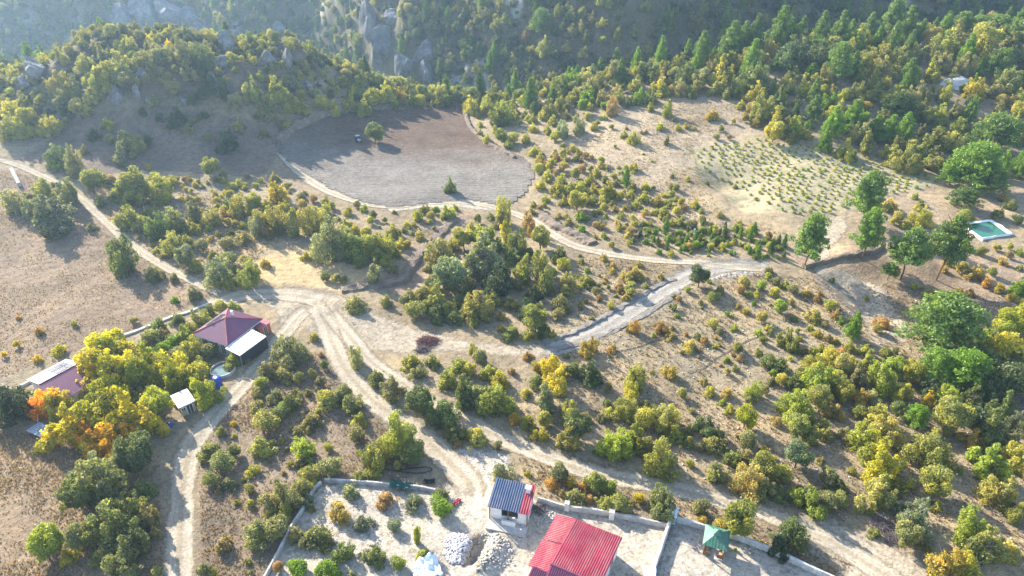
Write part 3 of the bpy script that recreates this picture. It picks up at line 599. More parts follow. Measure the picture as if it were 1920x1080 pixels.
batch(1280, 0, 3, 'in the mixed wood above the planted rows', '''860,355,155,g,w,230 945,365,105,g,c,160 1255,410,125,g,c,160 500,490,46,b,c,110 720,395,110,b,c,90 730,600,125,gs,c,150 1190,595,185,d,w,150 790,775,95,b,c,160 830,680,125,b,c,190 940,650,155,b,c,200 1070,710,105,by,c,150 1150,720,140,b,c,160 1240,700,120,b,c,140 1345,725,52,o,l,80
 1735,740,260,g,w,220 1620,920,290,gb,w,270 1500,960,150,b,w,160 1880,900,110,b,c,150 1700,1010,200,g,w,160 1890,660,110,yg,t 450,590,150,yo,t 560,660,140,y,t 640,700,120,yb,t 520,720,120,y,t 700,740,90,y 430,500,110,Yy,t 420,410,150,g,t 220,370,160,y,t 230,460,120,yg 290,470,110,g 100,420,110,o 150,320,80,y 200,310,80,Yy 280,300,80,y 360,320,120,yt 450,320,100,y 540,320,80,y 520,350,60,b,c,90
 640,230,170,d,t 780,240,150,d,t 850,240,120,d 950,250,90,yt 1120,280,120,yo,t 1080,430,140,yg,t 1130,360,120,o,t 1000,390,90,y 1220,310,110,yg,t 1310,280,100,o,t 1420,270,120,og,t 1500,180,150,y,t 1590,140,140,o,t 1740,150,180,y,t 1560,230,130,o,t 1660,200,100,o 1860,220,120,og,t 1400,370,130,y,t 1470,330,110,o 1600,340,120,o,t 1690,300,110,y 1790,340,160,g,w 1850,430,140,g,t
 1660,480,110,yY,t 1580,490,60,g 1480,500,110,yg,t 1540,440,80,g 1350,500,110,o 1280,530,110,o,t 1180,520,120,y,t 1090,500,100,yo 1000,500,110,yo,t 900,520,90,y 820,520,90,g 780,500,80,y,t 680,460,120,y,t 600,500,80,yo 560,520,90,y,t 640,560,80,o 880,600,110,y,t 990,580,90,g 1040,590,70,yO 1130,640,90,yo 1350,600,110,yg 1450,620,100,y 1530,600,100,o 1600,610,80,g 1380,640,100,yg 1300,640,90,yb 1360,820,150,yg,t 1280,870,140,yg,t 1200,800,100,yt 1060,790,120,yo 930,820,110,y 960,860,70,yg 880,840,70,yo 620,760,90,yo 1440,760,120,yg,t 1520,780,120,yo 1560,700,100,yg 1800,560,90,yt 1860,560,90,yt 1780,470,60,y 1890,610,110,y
 170,635,90,yO 350,655,80,yt 430,670,90,yO 285,680,44,y 65,715,34,y 20,700,46,y 215,720,56,yo 260,770,44,t 190,765,50,o 1050,1060,110,g 300,1045,40,g 140,1025,36,g 30,1000,44,y 390,600,80,yt 330,580,70,y''')
batch(0, 360, 3, 'at the edge of the dry brown field', '''310,95,290,dos,t,230 200,60,130,os 60,30,130,os 510,190,64,o 700,318,168,dg,l,225 855,445,128,og 975,475,74,o 980,597,62,b 1130,575,92,os,t 750,718,58,yg 412,735,52,yo 100,700,40,Ot 215,772,72,Ot 92,850,60,Y 322,880,94,Yb 205,930,66,Y 20,910,52,Y 150,30,100,og''')
batch(0, 360, 3, 'on the golden pasture beside the faint path', '''730,125,150,oy 830,105,100,yo 885,165,150,g 960,130,130,og 1015,180,110,o 1100,95,115,o 1190,125,105,yo,t 1085,195,98,y 1165,200,56,by 1225,228,50,y 1270,280,100,o 1360,245,112,ot 1295,222,54,g 1485,215,62,t,l,80 880,35,92,ty 1350,55,135,yo,t 1440,150,110,os,l,150 1525,130,130,oy,l,180 1635,140,110,yo,l,170 1740,140,130,yo,l,190 1580,190,100,o
 1860,210,175,os,l,240 1790,300,95,yg 1850,345,64,g 1720,350,82,y 960,265,130,oy 1050,268,100,yo 1130,292,95,o 930,325,90,o 1000,350,130,os 1090,400,110,yo 1190,425,160,os 1280,370,125,og 1195,340,80,o 1390,437,142,gy 1270,490,118,oy 1490,390,82,yt 1370,375,60,yt 1830,470,82,g 1890,482,72,y 680,150,100,y 780,170,100,yo 860,205,90,o 940,235,80,o 870,330,60,y
 1260,110,80,t 1280,60,90,g 1420,40,110,y 1500,60,90,yo 1600,70,90,y 1700,60,80,yt 1820,90,100,y 1830,40,90,o 1760,30,70,t 1690,15,60,o 560,40,90,o 640,20,100,o 750,10,120,yg 1060,30,70,o''')
batch(0, 360, 3, 'in the garden beside the hipped roof house', '''1155,650,82,g 1100,705,135,yg,t 990,705,78,g 890,742,92,gb 840,810,135,g 915,785,66,t 1030,795,120,yb,t 960,840,100,b 1080,855,135,yg,t 1175,885,110,og 905,885,85,b 1300,640,80,yb 1240,640,92,y 1310,945,112,yg 1000,900,90,o 1120,960,110,yg 1040,940,90,y''')
batch(0, 360, 3, 'in the yellowing walnut garden between the two houses', '''620,870,185,Yb,t 700,930,165,yb,t 560,955,190,Yy,t 830,950,160,gb,t 920,970,150,yb,t 650,1010,200,yY,t 515,1068,125,Yy,t 770,1030,150,gb,t 1100,1030,130,g 980,1040,125,yb,t''')
batch(0, 720, 3, 'in the yellowing walnut garden between the two houses', '''245,105,125,YW,t 345,85,112,Y,t 400,235,235,yY,t,220 590,110,230,yb,t 720,150,230,Yb,t 500,75,140,yb,t 860,95,165,by,t,150 830,205,150,Yy,t 625,290,190,WY,t,170 480,290,130,WY,t 1160,45,125,bg,t 740,60,120,d 200,130,100,W,t 320,120,130,g,t''')
batch(0, 720, 3, 'in the dark grove beside the lower bend of the track', '''50,80,200,dk,t 110,120,90,d,t 720,400,220,dg,t 560,500,250,do,t,270 460,620,180,g,t 600,760,185,og,t,210 750,690,155,yo,t 850,745,155,to,t 790,590,135,g 460,870,155,go,t 390,955,105,Yg 700,945,190,go,t 570,960,125,og 770,830,160,do,t 235,910,185,by,t 260,828,100,ty 885,1048,72,oy 640,640,150,do,t''')
batch(0, 720, 3, 'on the brown bank between the two dirt tracks', '''1170,362,142,o 1250,430,165,og 1310,370,112,o 1185,530,122,og 1285,548,104,os 1415,478,92,y 1400,580,82,yo 1475,340,155,oy 1582,316,52,y 1710,345,180,yb 1850,352,74,y 1690,430,92,o 1870,455,155,o 1740,485,150,oy 1580,590,205,o,t,185 1720,575,112,yo 1495,200,170,oy 1450,120,112,o 1600,130,95,by 1640,80,135,g 1540,60,112,os 1750,190,122,o 1735,250,62,o 1670,255,74,o 1830,65,145,oy 1730,40,64,o 1315,215,46,Y 1440,830,190,og 1540,800,180,o 1600,712,104,y 1260,890,120,ot 1150,1042,112,o 1195,1062,62,y 1560,160,110,og 1900,60,110,o 1440,40,90,o''')
batch(0, 360, 3, 'on the brown bank between the two dirt tracks', '''1620,855,175,os,t 1712,885,64,yb 1510,985,145,o 1590,1015,125,o 1680,1040,85,oy 1460,1068,92,y 1835,965,74,g 1800,1060,82,o 1780,800,72,yt 1860,900,46,t''')
batch(640, 360, 3, 'beside the ploughed field rim and shrubby bank', '''125,85,62,by 35,100,75,y 180,125,72,o 430,120,90,y 470,90,80,yo 530,100,74,yb 600,98,110,y 640,80,52,y 575,132,60,yo 370,175,62,y 440,232,84,yt 60,290,180,g,t 0,240,120,yg 150,280,150,yg,t 230,285,150,y,t 290,210,105,yo 330,280,85,y 140,225,90,y 250,370,82,y 285,415,84,o 185,435,105,os,l,130 75,612,165,og,s,110 250,600,94,go 10,480,62,o 210,340,120,g 100,340,120,g 300,330,90,yg 70,200,90,y 30,170,80,y 370,290,60,yt''')
batch(640, 360, 3, 'in the dense oak clump between field track and junction', '''905,85,80,y,l,150 1045,160,80,t,l,120 1120,252,112,yo,t,130 840,130,62,o 880,160,82,o 770,150,70,o 745,200,112,y 690,255,130,y 800,245,135,yb,t 550,320,145,o,t 620,290,92,o 800,350,205,os,t,240 935,225,84,y,l,140 880,290,105,yb 1010,270,95,g,l,150 1050,345,90,g 640,450,205,gs,t,200 580,400,125,o 910,480,155,k,l,180 1010,420,135,yg,t 990,500,105,o 1110,410,120,yo,l,200 1225,340,84,dg,t 1245,400,62,y,l,80 1180,450,95,g 1265,500,112,oy,t 1160,530,105,o 1240,615,125,o 1090,560,115,d 1040,625,105,dg
 500,430,95,o 520,500,115,o 480,560,125,oy 400,580,105,o 360,600,84,os 540,580,150,oy 620,525,115,og 690,560,115,g 760,620,155,oy 860,585,105,yo 950,622,92,ty 410,655,135,oy 540,660,112,g 600,645,95,g 640,700,105,g 540,712,82,g 680,680,62,y 745,722,78,gy 900,690,72,yt 1040,675,112,g 1110,650,84,yo 1100,720,150,yg,t,170 1060,792,84,y 1150,825,84,y 955,782,104,g 900,762,62,yt 1215,680,84,o 840,510,110,d 1140,770,100,g 720,500,100,o 660,600,100,og 470,640,100,yg 770,430,120,o 960,350,110,g''')
batch(640, 360, 3, 'on the dry slope between the narrow track and bulldozed track', '''1480,362,62,yt 1525,405,52,t 1525,436,52,ty 1380,432,48,by 1375,485,92,oy 1610,467,92,ty 1660,445,105,ty 1435,550,68,o 1570,530,84,t 1650,545,105,yo 1720,525,52,yo 1450,590,54,t 1620,590,62,ty 1530,640,64,y 1345,535,38,g 1500,530,46,o 1420,505,50,o 1640,620,40,y 1410,705,44,o 1330,470,40,y''')
batch(640, 360, 3, 'on the shrubby slope above the narrow dirt track', '''1205,145,38,g 1350,130,84,b 1350,200,64,b 1270,180,52,o 1480,240,50,yb 1520,295,52,yo 1700,170,50,g 1730,215,46,b 1770,218,46,b 1835,255,50,b 1715,270,52,b 1790,330,48,b 1640,265,50,yo 1620,285,50,y 1860,350,60,y 1560,200,44,y 1550,165,40,y 1800,115,66,yo 1890,105,70,y 1710,100,50,y 1660,60,60,y 1600,80,56,yt 1480,80,62,y 1420,40,90,yo 1330,40,120,y 1250,40,80,yo 1150,30,60,y 1080,60,50,y 1060,110,56,o 1120,85,50,t 1480,20,80,y 1540,90,60,yt 1640,130,50,y 1850,60,70,yo 1780,40,90,yt 1700,20,90,y 1570,20,70,y 1900,230,60,b''')
batch(640, 360, 3, 'in the scrub beside the twin rut track', '''1650,745,62,Ot,l,95 1800,755,105,Ot 1405,848,118,Yt,t 1052,915,72,tO 1180,950,145,Y,t 1265,915,52,o 1200,1040,172,yY,t 1400,985,125,d,t,150 1310,990,115,g 1415,1045,92,gb 1660,1022,155,y,t 1855,1000,105,yO 740,872,66,yg,l,80 385,940,112,yg 430,1000,105,go 510,940,104,yo 660,960,125,yg 720,990,105,y 780,925,105,og 830,1000,125,yg 600,1035,145,yg 890,1040,135,yY 960,1000,62,t 70,890,92,os,l,130 190,1030,115,og 1100,980,80,yt 1850,640,30,g 1872,645,52,g 1892,690,42,b 1900,600,50,t 1750,1010,40,y 1100,1050,110,g''')
batch(1280, 360, 3, 'tall among the pines beside the pond', '''680,270,215,g,p,340 1005,230,180,gb,p,310 1000,35,225,g,p,300 1225,345,225,g,f,320 1425,320,230,g,f,370''')
batch(1280, 360, 3, 'on the bare slope around the tall pines', '''1150,445,105,b,f,110 82,450,135,dg,t,150 1570,30,165,dg,w,120 1425,730,410,g,w,340 945,745,105,b,c,160 1130,722,112,Ot 1100,760,80,ty 760,785,72,Yg 600,810,110,yg,t,140 640,865,80,yo 430,780,64,by 450,825,62,yg 308,870,92,yg 48,850,105,ty 170,735,84,ty 120,825,70,t 185,862,48,y 285,910,38,t 510,1015,66,yb 250,1005,62,ty 120,1057,64,yt 545,635,122,yb 400,620,42,b 835,630,95,yg 740,682,112,yt 368,570,54,yg 165,582,84,yg 360,660,64,yt 450,700,84,yt 250,680,42,b 630,712,52,gb 890,712,64,b 865,680,82,t 480,950,110,g 550,965,125,g 430,890,70,yo 690,890,60,t 790,870,70,y 865,830,64,ty 640,830,64,yg
 470,420,60,o 480,470,70,yb 440,520,80,yb 520,560,80,y 580,510,70,yb 620,540,80,o 530,500,60,o 350,500,90,yo 330,540,70,t 420,570,60,y 700,560,70,yt 760,590,70,t 1035,598,40,y 30,545,50,yb 210,540,80,o 150,495,40,yb 110,648,28,g 840,490,44,d 1200,890,50,g 650,780,50,g 720,760,50,y''')
batch(1280, 360, 3, 'among the shrubs around the lined pond', '''1505,372,84,Oy 1570,420,105,yt 1655,440,115,yt 1745,445,74,yo 1610,300,74,yb 1680,325,76,yo 1770,310,64,y 1720,500,84,tO 1790,532,84,yO 1800,382,66,yt 1840,350,60,t 1860,582,74,yt 1262,172,74,y 1360,122,105,y,t 1170,60,115,ty 1310,16,54,yb 1345,52,54,g 1600,132,105,yg 1380,562,70,y 1310,522,52,y 1560,552,62,tO 1622,556,62,t 1475,428,60,yO 1530,400,60,Yt 1215,130,90,yt 1190,160,60,y 1330,80,60,y 1555,150,70,g 1840,300,60,y 1900,420,50,o 1900,330,60,yb 1780,110,90,o 1850,60,90,og 1895,150,80,g 1820,20,90,yt 1900,520,100,b,t 1080,230,56,ty 1420,560,40,y''')
batch(1280, 360, 3, 'in the autumn wood on the shaded lower slope', '''1760,790,200,yb,t,200 1860,730,190,Yb,t,200 1840,860,240,yY,t,220 1560,990,260,b,w,240 1400,970,200,bg,w,190 1820,1000,270,d,t,230 1700,930,170,gd,t 1680,1040,200,d,t 1300,990,150,Yg,t 1120,1020,170,yb,t 1200,960,130,yb,t 980,1010,150,o,t 900,960,140,yo,t 1040,930,120,yg,t 830,910,120,y,t 760,950,130,y,t 770,1020,170,yb,t 680,1010,120,yo 640,1060,120,g 860,1050,150,y,t 900,890,90,t 1030,880,100,y 940,860,90,y 1150,900,90,yg 1900,950,150,dg,t 1910,640,110,Y,t 560,1050,90,y 730,890,90,y''')
batch(480, 880, 4.8, 'planted in the whitish walled yard', '''735,385,170,ty 960,480,135,s 1240,510,112,s 1415,290,132,s 1660,230,115,g 1680,350,175,b 560,600,225,og 770,740,175,g 1060,770,175,g 370,880,155,b 620,910,205,b 1440,580,80,yb,l,140 1505,760,105,yg 850,190,130,os 1160,270,140,t 450,300,115,s 360,580,135,o 1290,850,110,yb 850,950,100,s 500,350,70,o 420,660,90,o 200,880,90,t''')
batch(640, 720, 3, 'beside the pale track dropping to the yard', '''210,370,175,gy,t,180 320,225,195,yg,t,220 400,385,155,g 290,380,52,y 95,200,94,y 90,280,112,o 60,95,125,og 185,490,84,y 110,510,84,yo 910,490,145,os 795,260,125,yo 880,340,62,o 640,285,115,g 655,325,64,t 550,150,175,gd,t 410,110,185,dg,t 270,30,155,o 600,220,84,g 470,80,100,yg 50,30,100,o''')
batch(640, 720, 3, 'in the scrub beside the twin rut track', '''660,40,185,g,t 870,65,205,yg,t 940,100,120,g 750,50,155,og,t 1040,40,84,y 1170,55,165,os,t 1280,130,135,yg,t 1310,200,195,dg,t,210 1250,315,165,yo,t 1120,270,105,Yy 1050,205,115,Yg 970,185,94,YO 1150,190,125,y 1375,180,90,t 1500,100,74,g 1600,110,145,yg,t 1510,145,84,y 1720,120,105,yo 1560,300,195,yb,t 1660,260,175,yg,t 1460,362,84,g 1840,160,175,yo,t 1870,260,135,y 1780,400,205,yg,t 1650,25,105,y,l,130 1720,330,120,yo''')
batch(640, 720, 3, 'on the weedy strip between yard wall and twin rut track', '''1230,490,125,go 1180,550,84,Ot 1290,545,84,yO 1365,570,84,Ot 1430,540,145,yg 1512,580,104,yb 1490,665,115,yo 1570,670,125,yo 1625,660,42,O 1680,640,74,Y 1800,635,165,go,t,190 1320,625,120,o 560,615,84,g 1240,610,60,t 1400,640,60,t 1050,500,50,y''')
batch(1280, 720, 3, 'in the mixed scrub on the slope above the gazebo', '''650,80,175,by,t,190 770,60,155,yo,t 860,140,115,ty,t 360,175,145,bY,t,155 150,220,155,dg,t,125 265,130,84,y 650,230,165,yg,t 740,290,145,yg 790,235,135,yo 930,280,125,o 660,385,175,sd,t,190 1120,400,260,Yb,t,230 1110,570,245,yo,t 1040,285,200,y,t 1150,230,180,ty,t 1210,130,105,g,t 1420,330,235,yg,t 1640,285,135,Yt,t 1740,390,235,yb,t 1880,380,160,y,t 1860,100,160,g,t 1890,190,125,so,t 1550,150,255,yo,t 1330,170,155,b,w 1400,80,105,YO,t 1420,520,205,yg,t 1810,570,205,yo,t 1870,690,145,yg,t 1350,710,245,os,t 1300,830,185,og,t 1620,760,205,yb,t 1500,940,255,Yt,t 1740,900,235,yo,t 1640,990,200,Yy,t 1060,710,64,y 1080,830,84,yo 890,640,125,oy 730,640,175,yb,t 620,600,95,y 470,455,180,yg,t 560,500,135,y 370,560,195,yt,t 460,590,155,og 550,610,115,g 320,720,215,gy,t,260 90,690,125,o 110,765,74,yO 210,790,105,Oy 640,800,175,dg,t,180 560,890,160,dk,t 440,885,42,Y 300,930,34,yb 205,480,155,go 165,510,90,y 290,410,125,g 170,330,125,oy 230,330,95,o 40,440,64,y 460,360,64,Y 530,200,84,ot 820,510,155,og 870,560,125,g 780,420,64,o 960,480,74,yo 310,285,52,t 400,25,105,yg,l,120 470,30,74,o 155,30,84,y 222,95,54,yb 1560,480,60,y 380,85,74,o 100,350,80,o 30,250,90,o 1000,150,110,yg 1000,60,120,Yt 930,30,130,y,t 1080,60,110,o 1250,30,130,y,t 1500,50,140,yb,t 1640,60,150,g,t 1760,130,130,g,t 1730,30,160,d,t 1500,250,100,yo 1320,300,90,o 1480,420,60,y''')
resolve()

# ------------------------------------------------------------------ more plants: woods too dense to read one by one
def scatter(poly, spacing, wr, codes, kinds, seed, p_keep=1.0, mask=None, avoid=True):
    r = np.random.default_rng(seed); poly = np.asarray(poly); x0, y0 = poly[:, :2].min(0); x1, y1 = poly[:, :2].max(0)
    n = int((x1-x0)*(y1-y0)/spacing**2*2.2)+4
    x = r.uniform(x0, x1, n); y = r.uniform(y0, y1, n); ok = inpoly(x, y, poly); x = x[ok]; y = y[ok]
    cells = {}; out = []
    if avoid:
        for q in PLANTS: cells.setdefault((int(q['x']//8), int(q['y']//8)), []).append((q['x'], q['y'], q['w']))
    mk = np.ones(len(x), bool) if mask is None else mask(x, y)
    for i in range(len(x)):
        if not mk[i] or r.random() > p_keep: continue
        w = r.uniform(*wr)*r.choice([0.75, 1, 1, 1.2]); c = (int(x[i]//8), int(y[i]//8)); bad = False
        for a in (-1, 0, 1):
            for b in (-1, 0, 1):
                for (qx, qy, qw) in cells.get((c[0]+a, c[1]+b), ()):
                    if (qx-x[i])**2+(qy-y[i])**2 < (0.36*(qw+w))**2: bad = True
        if bad: continue
        cells.setdefault(c, []).append((x[i], y[i], w)); k = kinds[r.integers(len(kinds))]
        out.append(dict(x=x[i], y=y[i], w=w, h=w*{'s': .9, 't': 1.15, 'l': 1.4, 'c': 1.7, 'w': 1.1}[k]*r.uniform(.85, 1.15), k=k, code=codes[r.integers(len(codes))] if k not in 'cw' else ('g', 'gb', 'gd', 'b')[r.integers(4)]))
    if out:
        z = HG(np.array([q['x'] for q in out]), np.array([q['y'] for q in out]))
        for q, zz in zip(out, z): q['z'] = float(zz)
    return out
def wp(*px): return wpoly(px)
def off_ways(x, y, extra=0.6):
    ok = np.ones(len(x), bool)
    for lab, mt, wd, ln in TRACK_LINES: ok &= segdist(x, y, ln[::4]) > wd/2+extra
    return ok & ~inpoly(x, y, FIELD)
WOOD = []; SCRUB = []; FAR = []
WOOD += scatter(wp((1010, 190), (1150, 135), (1300, 105), (1500, 85), (1700, 70), (1990, 60), (1990, 340), (1760, 330), (1600, 280), (1440, 240), (1400, 190), (1250, 190), (1130, 215), (1040, 230)), 5.0, (4.0, 7.0), ['y', 'yo', 'yg', 'o', 'g', 'yt', 'b', 'gd', 'o', 'yo', 'b'], ['t', 't', 's', 's', 't', 't', 's', 't', 'c'], 5, 0.95)
WOOD += scatter(wp((640, 165), (760, 160), (900, 185), (1000, 205), (1010, 235), (900, 225), (860, 190), (800, 190), (700, 203), (640, 205)), 4.0, (3.5, 6.0), ['y', 'yg', 'g', 'yo'], ['t', 's'], 6)
SCRUB += scatter(wp((1000, 270), (1100, 285), (1160, 320), (1330, 400), (1440, 430), (1460, 470), (1250, 470), (1100, 445), (1020, 390), (990, 330)), 3.2, (1.2, 2.8), ['y', 'yo', 'yt', 'o', 'y', 't'], ['s'], 7, 0.6, off_ways)
SCRUB += scatter(wp((1280, 425), (1360, 420), (1470, 460), (1475, 488), (1400, 490), (1280, 478), (1200, 455), (1200, 430)), 2.2, (1.0, 2.0), ['b', 'b', 'yb', 'g', 'y'], ['s', 's', 'c'], 8, 0.9, off_ways)
SCRUB += scatter(wp((1420, 500), (1540, 540), (1640, 660), (1720, 690), (1560, 780), (1400, 700), (1180, 700), (1060, 640), (1250, 560)), 4.2, (0.7, 1.9), ['y', 'yt', 'o', 't', 'yb'], ['s'], 9, 0.42, off_ways)
SCRUB += scatter(wp((1100, 700), (1400, 740), (1560, 790), (1920, 700), (1990, 1080), (1700, 1080), (1500, 960), (1250, 890), (1000, 840), (900, 770)), 5.5, (1.4, 3.4), ['y', 'yo', 'o', 'yg', 'yt'], ['s'], 10, 0.35, off_ways)
WOOD += scatter(wp((1480, 730), (1600, 690), (1760, 680), (1920, 600), (1990, 620), (1990, 900), (1800, 860), (1600, 850)), 5.2, (3.6, 6.5), ['y', 'yb', 'g', 'd', 'Yg', 'b', 'yo'], ['t', 't', 's'], 12, 0.9)
SCRUB += scatter(wp((380, 840), (500, 690), (590, 650), (700, 800), (800, 890), (600, 895), (480, 1080), (380, 1080)), 4.2, (0.8, 2.0), ['o', 'oy', 'yo', 't'], ['s'], 13, 0.5, off_ways)
SCRUB += scatter(wp((200, 330), (500, 335), (640, 385), (860, 400), (760, 470), (560, 450), (300, 470), (200, 420)), 4.0, (1.0, 2.6), ['o', 'yo', 'yt', 'y'], ['s'], 14, 0.55, off_ways)
SCRUB += scatter(wp((1080, 470), (1250, 490), (1280, 520), (1150, 590), (1040, 640), (1080, 560)), 4.2, (0.8, 1.9), ['yt', 'yo', 't', 'o'], ['s'], 15, 0.6, off_ways)
SCRUB += scatter(wp((1640, 370), (1920, 370), (1990, 560), (1880, 600), (1760, 540), (1640, 430)), 4.4, (1.0, 2.4), ['y', 'yt', 'yO', 'yo'], ['s'], 16, 0.6, lambda x, y: np.hypot(x-POND[0], y-POND[1]) > 9) if False else []
hillpoly = np.array([(-185, 205), (-150, 200), (-110, 212), (-70, 222), (-45, 240), (-40, 256), (-90, 275), (-160, 275), (-200, 240)])
WOOD += scatter(hillpoly, 3.0, (2.4, 4.2), ['o', 'od', 'oy', 'd', 'y', 'og'], ['s', 's', 't', 's'], 17, 1.0, lambda x, y: H(x, y) > 6.5+5*fbm(x/15, y/15, 3))
SCRUB += scatter(hillpoly, 4.0, (1.6, 3.2), ['o', 'd', 'od'], ['s'], 18, 0.55, lambda x, y: H(x, y) <= 12)
WOOD += scatter(np.array([(-260, 190), (-185, 205), (-150, 205), (-165, 235), (-210, 250), (-280, 245)]), 4.4, (2.8, 5.0), ['y', 'yo', 'o'], ['s', 't'], 19, 0.8)
# where the cliffs stand bare: pixel centre, width, height, set
RK = [(232, 45, 52, 42, 'a'), (268, 40, 64, 62, 'a'), (312, 36, 66, 58, 'a'), (352, 46, 46, 42, 'a'), (385, 66, 36, 34, 'a'), (425, 96, 36, 52, 'a'), (67, 145, 50, 55, 'b'), (45, 165, 40, 30, 'b'),
      (222, 190, 36, 30, 'c'), (255, 182, 18, 34, 'c'), (280, 195, 18, 22, 'c'), (268, 150, 30, 34, 'c'), (408, 172, 24, 44, 'c'), (415, 125, 40, 26, 'c'), (345, 195, 22, 20, 'c'), (160, 168, 26, 16, 'c'),
      (698, 62, 44, 70, 'd'), (716, 115, 66, 90, 'd'), (755, 135, 46, 60, 'd'), (798, 112, 40, 48, 'd'), (805, 150, 34, 44, 'd'), (733, 40, 40, 30, 'd'), (579, 165, 20, 20, 'e'), (500, 120, 30, 34, 'e'), (540, 125, 26, 40, 'e'), (885, 172, 40, 14, 'e'), (960, 172, 30, 12, 'e'), (520, 60, 30, 26, 'e'), (1806, 165, 60, 24, 'f')]
ra = np.array([q[:4] for q in RK], float); rp, rt = G(ra[:, 0], ra[:, 1])
def far_mask(x, y):
    bare = np.zeros(len(x), bool)
    for k in range(len(RK)): w = ra[k, 2]*rt[k]/FPX; bare |= (np.abs(x-rp[k, 0]) < w*0.55) & (y > rp[k, 1]-w*0.9-4) & (y < rp[k, 1]+w*0.3)
    ye = np.interp(x, _EX, _EY); return ~bare & (y > ye-4) & (fbm(x/24, y/26, 77) > -0.62+0.2*fbm(x/7, y/7, 3))
FAR += scatter(np.array([(-420, 240), (420, 240), (520, 520), (-520, 560)]), 3.9, (4.2, 7.2), ['o', 'og', 'oy', 'd', 'g', 'yo', 'od', 'y', 'd'], ['t', 't', 's', 's', 'c'], 20, 0.97, far_mask)
FAR += scatter(np.array([(-420, 240), (420, 240), (420, 420), (-420, 450)]), 4.0, (1.6, 3.2), ['o', 'd', 'od', 'g'], ['s'], 21, 0.35, far_mask)

# ------------------------------------------------------------------ build plants: up to 300 of a kind as individuals, the rest as one mass
KIND = {'s': 'shrub', 't': 'broadleaf_tree', 'l': 'broadleaf_tree', 'p': 'pine_tree', 'c': 'pine_tree', 'f': 'pine_tree', 'w': 'pine_tree'}
CAT = {'shrub': 'shrub', 'broadleaf_tree': 'tree', 'pine_tree': 'pine tree'}
def zone_of(q):
    u, v, _ = PX((q['x'], q['y'], q['z']+q['h']/2)); q['px'] = q['w']*FPX/_; q['u'] = u; q['v'] = v
for q in PLANTS+WOOD+SCRUB+FAR: zone_of(q)
for q in WOOD:
    if q['x'] < -150 and q['y'] < 250: q['zone'] = 'on the sunny lower slope beside the wooded hill'
    elif q['x'] < -38: q['zone'] = 'on the shaded hillside with grey rocks'
    elif q['y'] > 170: q['zone'] = 'in the mixed wood above the planted rows' if q['x'] > 10 else 'in the wooded belt between ploughed field and gorge'
    else: q['zone'] = 'in the autumn wood on the shaded lower slope'
INFR = lambda q: -25 < q['u'] < 1945 and -25 < q['v'] < 1105
indiv = {k: [] for k in CAT}; mass = []
for q in PLANTS+WOOD:
    (indiv[KIND[q['k']]] if INFR(q) else mass).append(q)
for k in CAT:
    indiv[k].sort(key=lambda q: -q['px']); mass += indiv[k][300:]; indiv[k] = indiv[k][:300]
def proto(q, i):
    k = q['k']
    if k == 's': return SHRUB_P[i % len(SHRUB_P)]
    if k == 't': return TREE_P[i % len(TREE_P)]
    if k == 'l': return TALL_P[i % len(TALL_P)]
    return PINE_P[{'p': 'tall', 'c': 'cone', 'f': 'flat', 'w': 'wide'}[k]][i % 2]
SHAPE = {'s': 'shrub', 't': 'round tree', 'l': 'narrow tree', 'p': 'tall pine', 'c': 'conical pine', 'f': 'flat topped pine', 'w': 'spreading pine'}
SHORT = {'tall among the pines beside the pond': 'beside the pond', 'standing alone on the pale rim of the ploughed field': 'alone on the ploughed field rim', 'on the shaded hillside with grey rocks': 'on the shaded rocky hillside', 'on the sunny lower slope beside the wooded hill': 'on the sunny slope under the hill', 'in the wooded belt between ploughed field and gorge': 'in the belt behind the field',
 'in the row of tall conifers along the ridge': 'in the ridge conifer row', 'in the mixed wood above the planted rows': 'in the wood above the planted rows', 'on the golden pasture beside the faint path': 'on the golden pasture', 'in the yellowing walnut garden between the two houses': 'in the yellowing walnut garden',
 'in the dark grove beside the lower bend of the track': 'in the grove beside the lower track', 'on the brown bank between the two dirt tracks': 'on the bank between dirt tracks', 'beside the ploughed field rim and shrubby bank': 'below the ploughed field rim', 'in the dense oak clump between field track and junction': 'in the dense oak clump',
 'on the dry slope between the narrow track and bulldozed track': 'on the slope above the bulldozed track', 'on the shrubby slope above the narrow dirt track': 'on the slope above the narrow track', 'beside the pale track dropping to the yard': 'beside the pale yard track', 'on the weedy strip between yard wall and twin rut track': 'on the strip behind the yard wall',
 'in the mixed scrub on the slope above the gazebo': 'in the scrub above the gazebo', 'in the autumn wood on the shaded lower slope': 'in the shaded autumn wood', 'on the steep shaded slope across the gorge': 'on the slope across the gorge'}
def sizeword(q): return ('small ' if q['w'] < 2.4 else 'big ' if q['w'] > 4.2 else '') if q['k'] == 's' else ('young ' if q['w'] < 4.5 and q['k'] in 'cw' else 'large ' if q['w'] > 7.5 else '')
SRC = {}
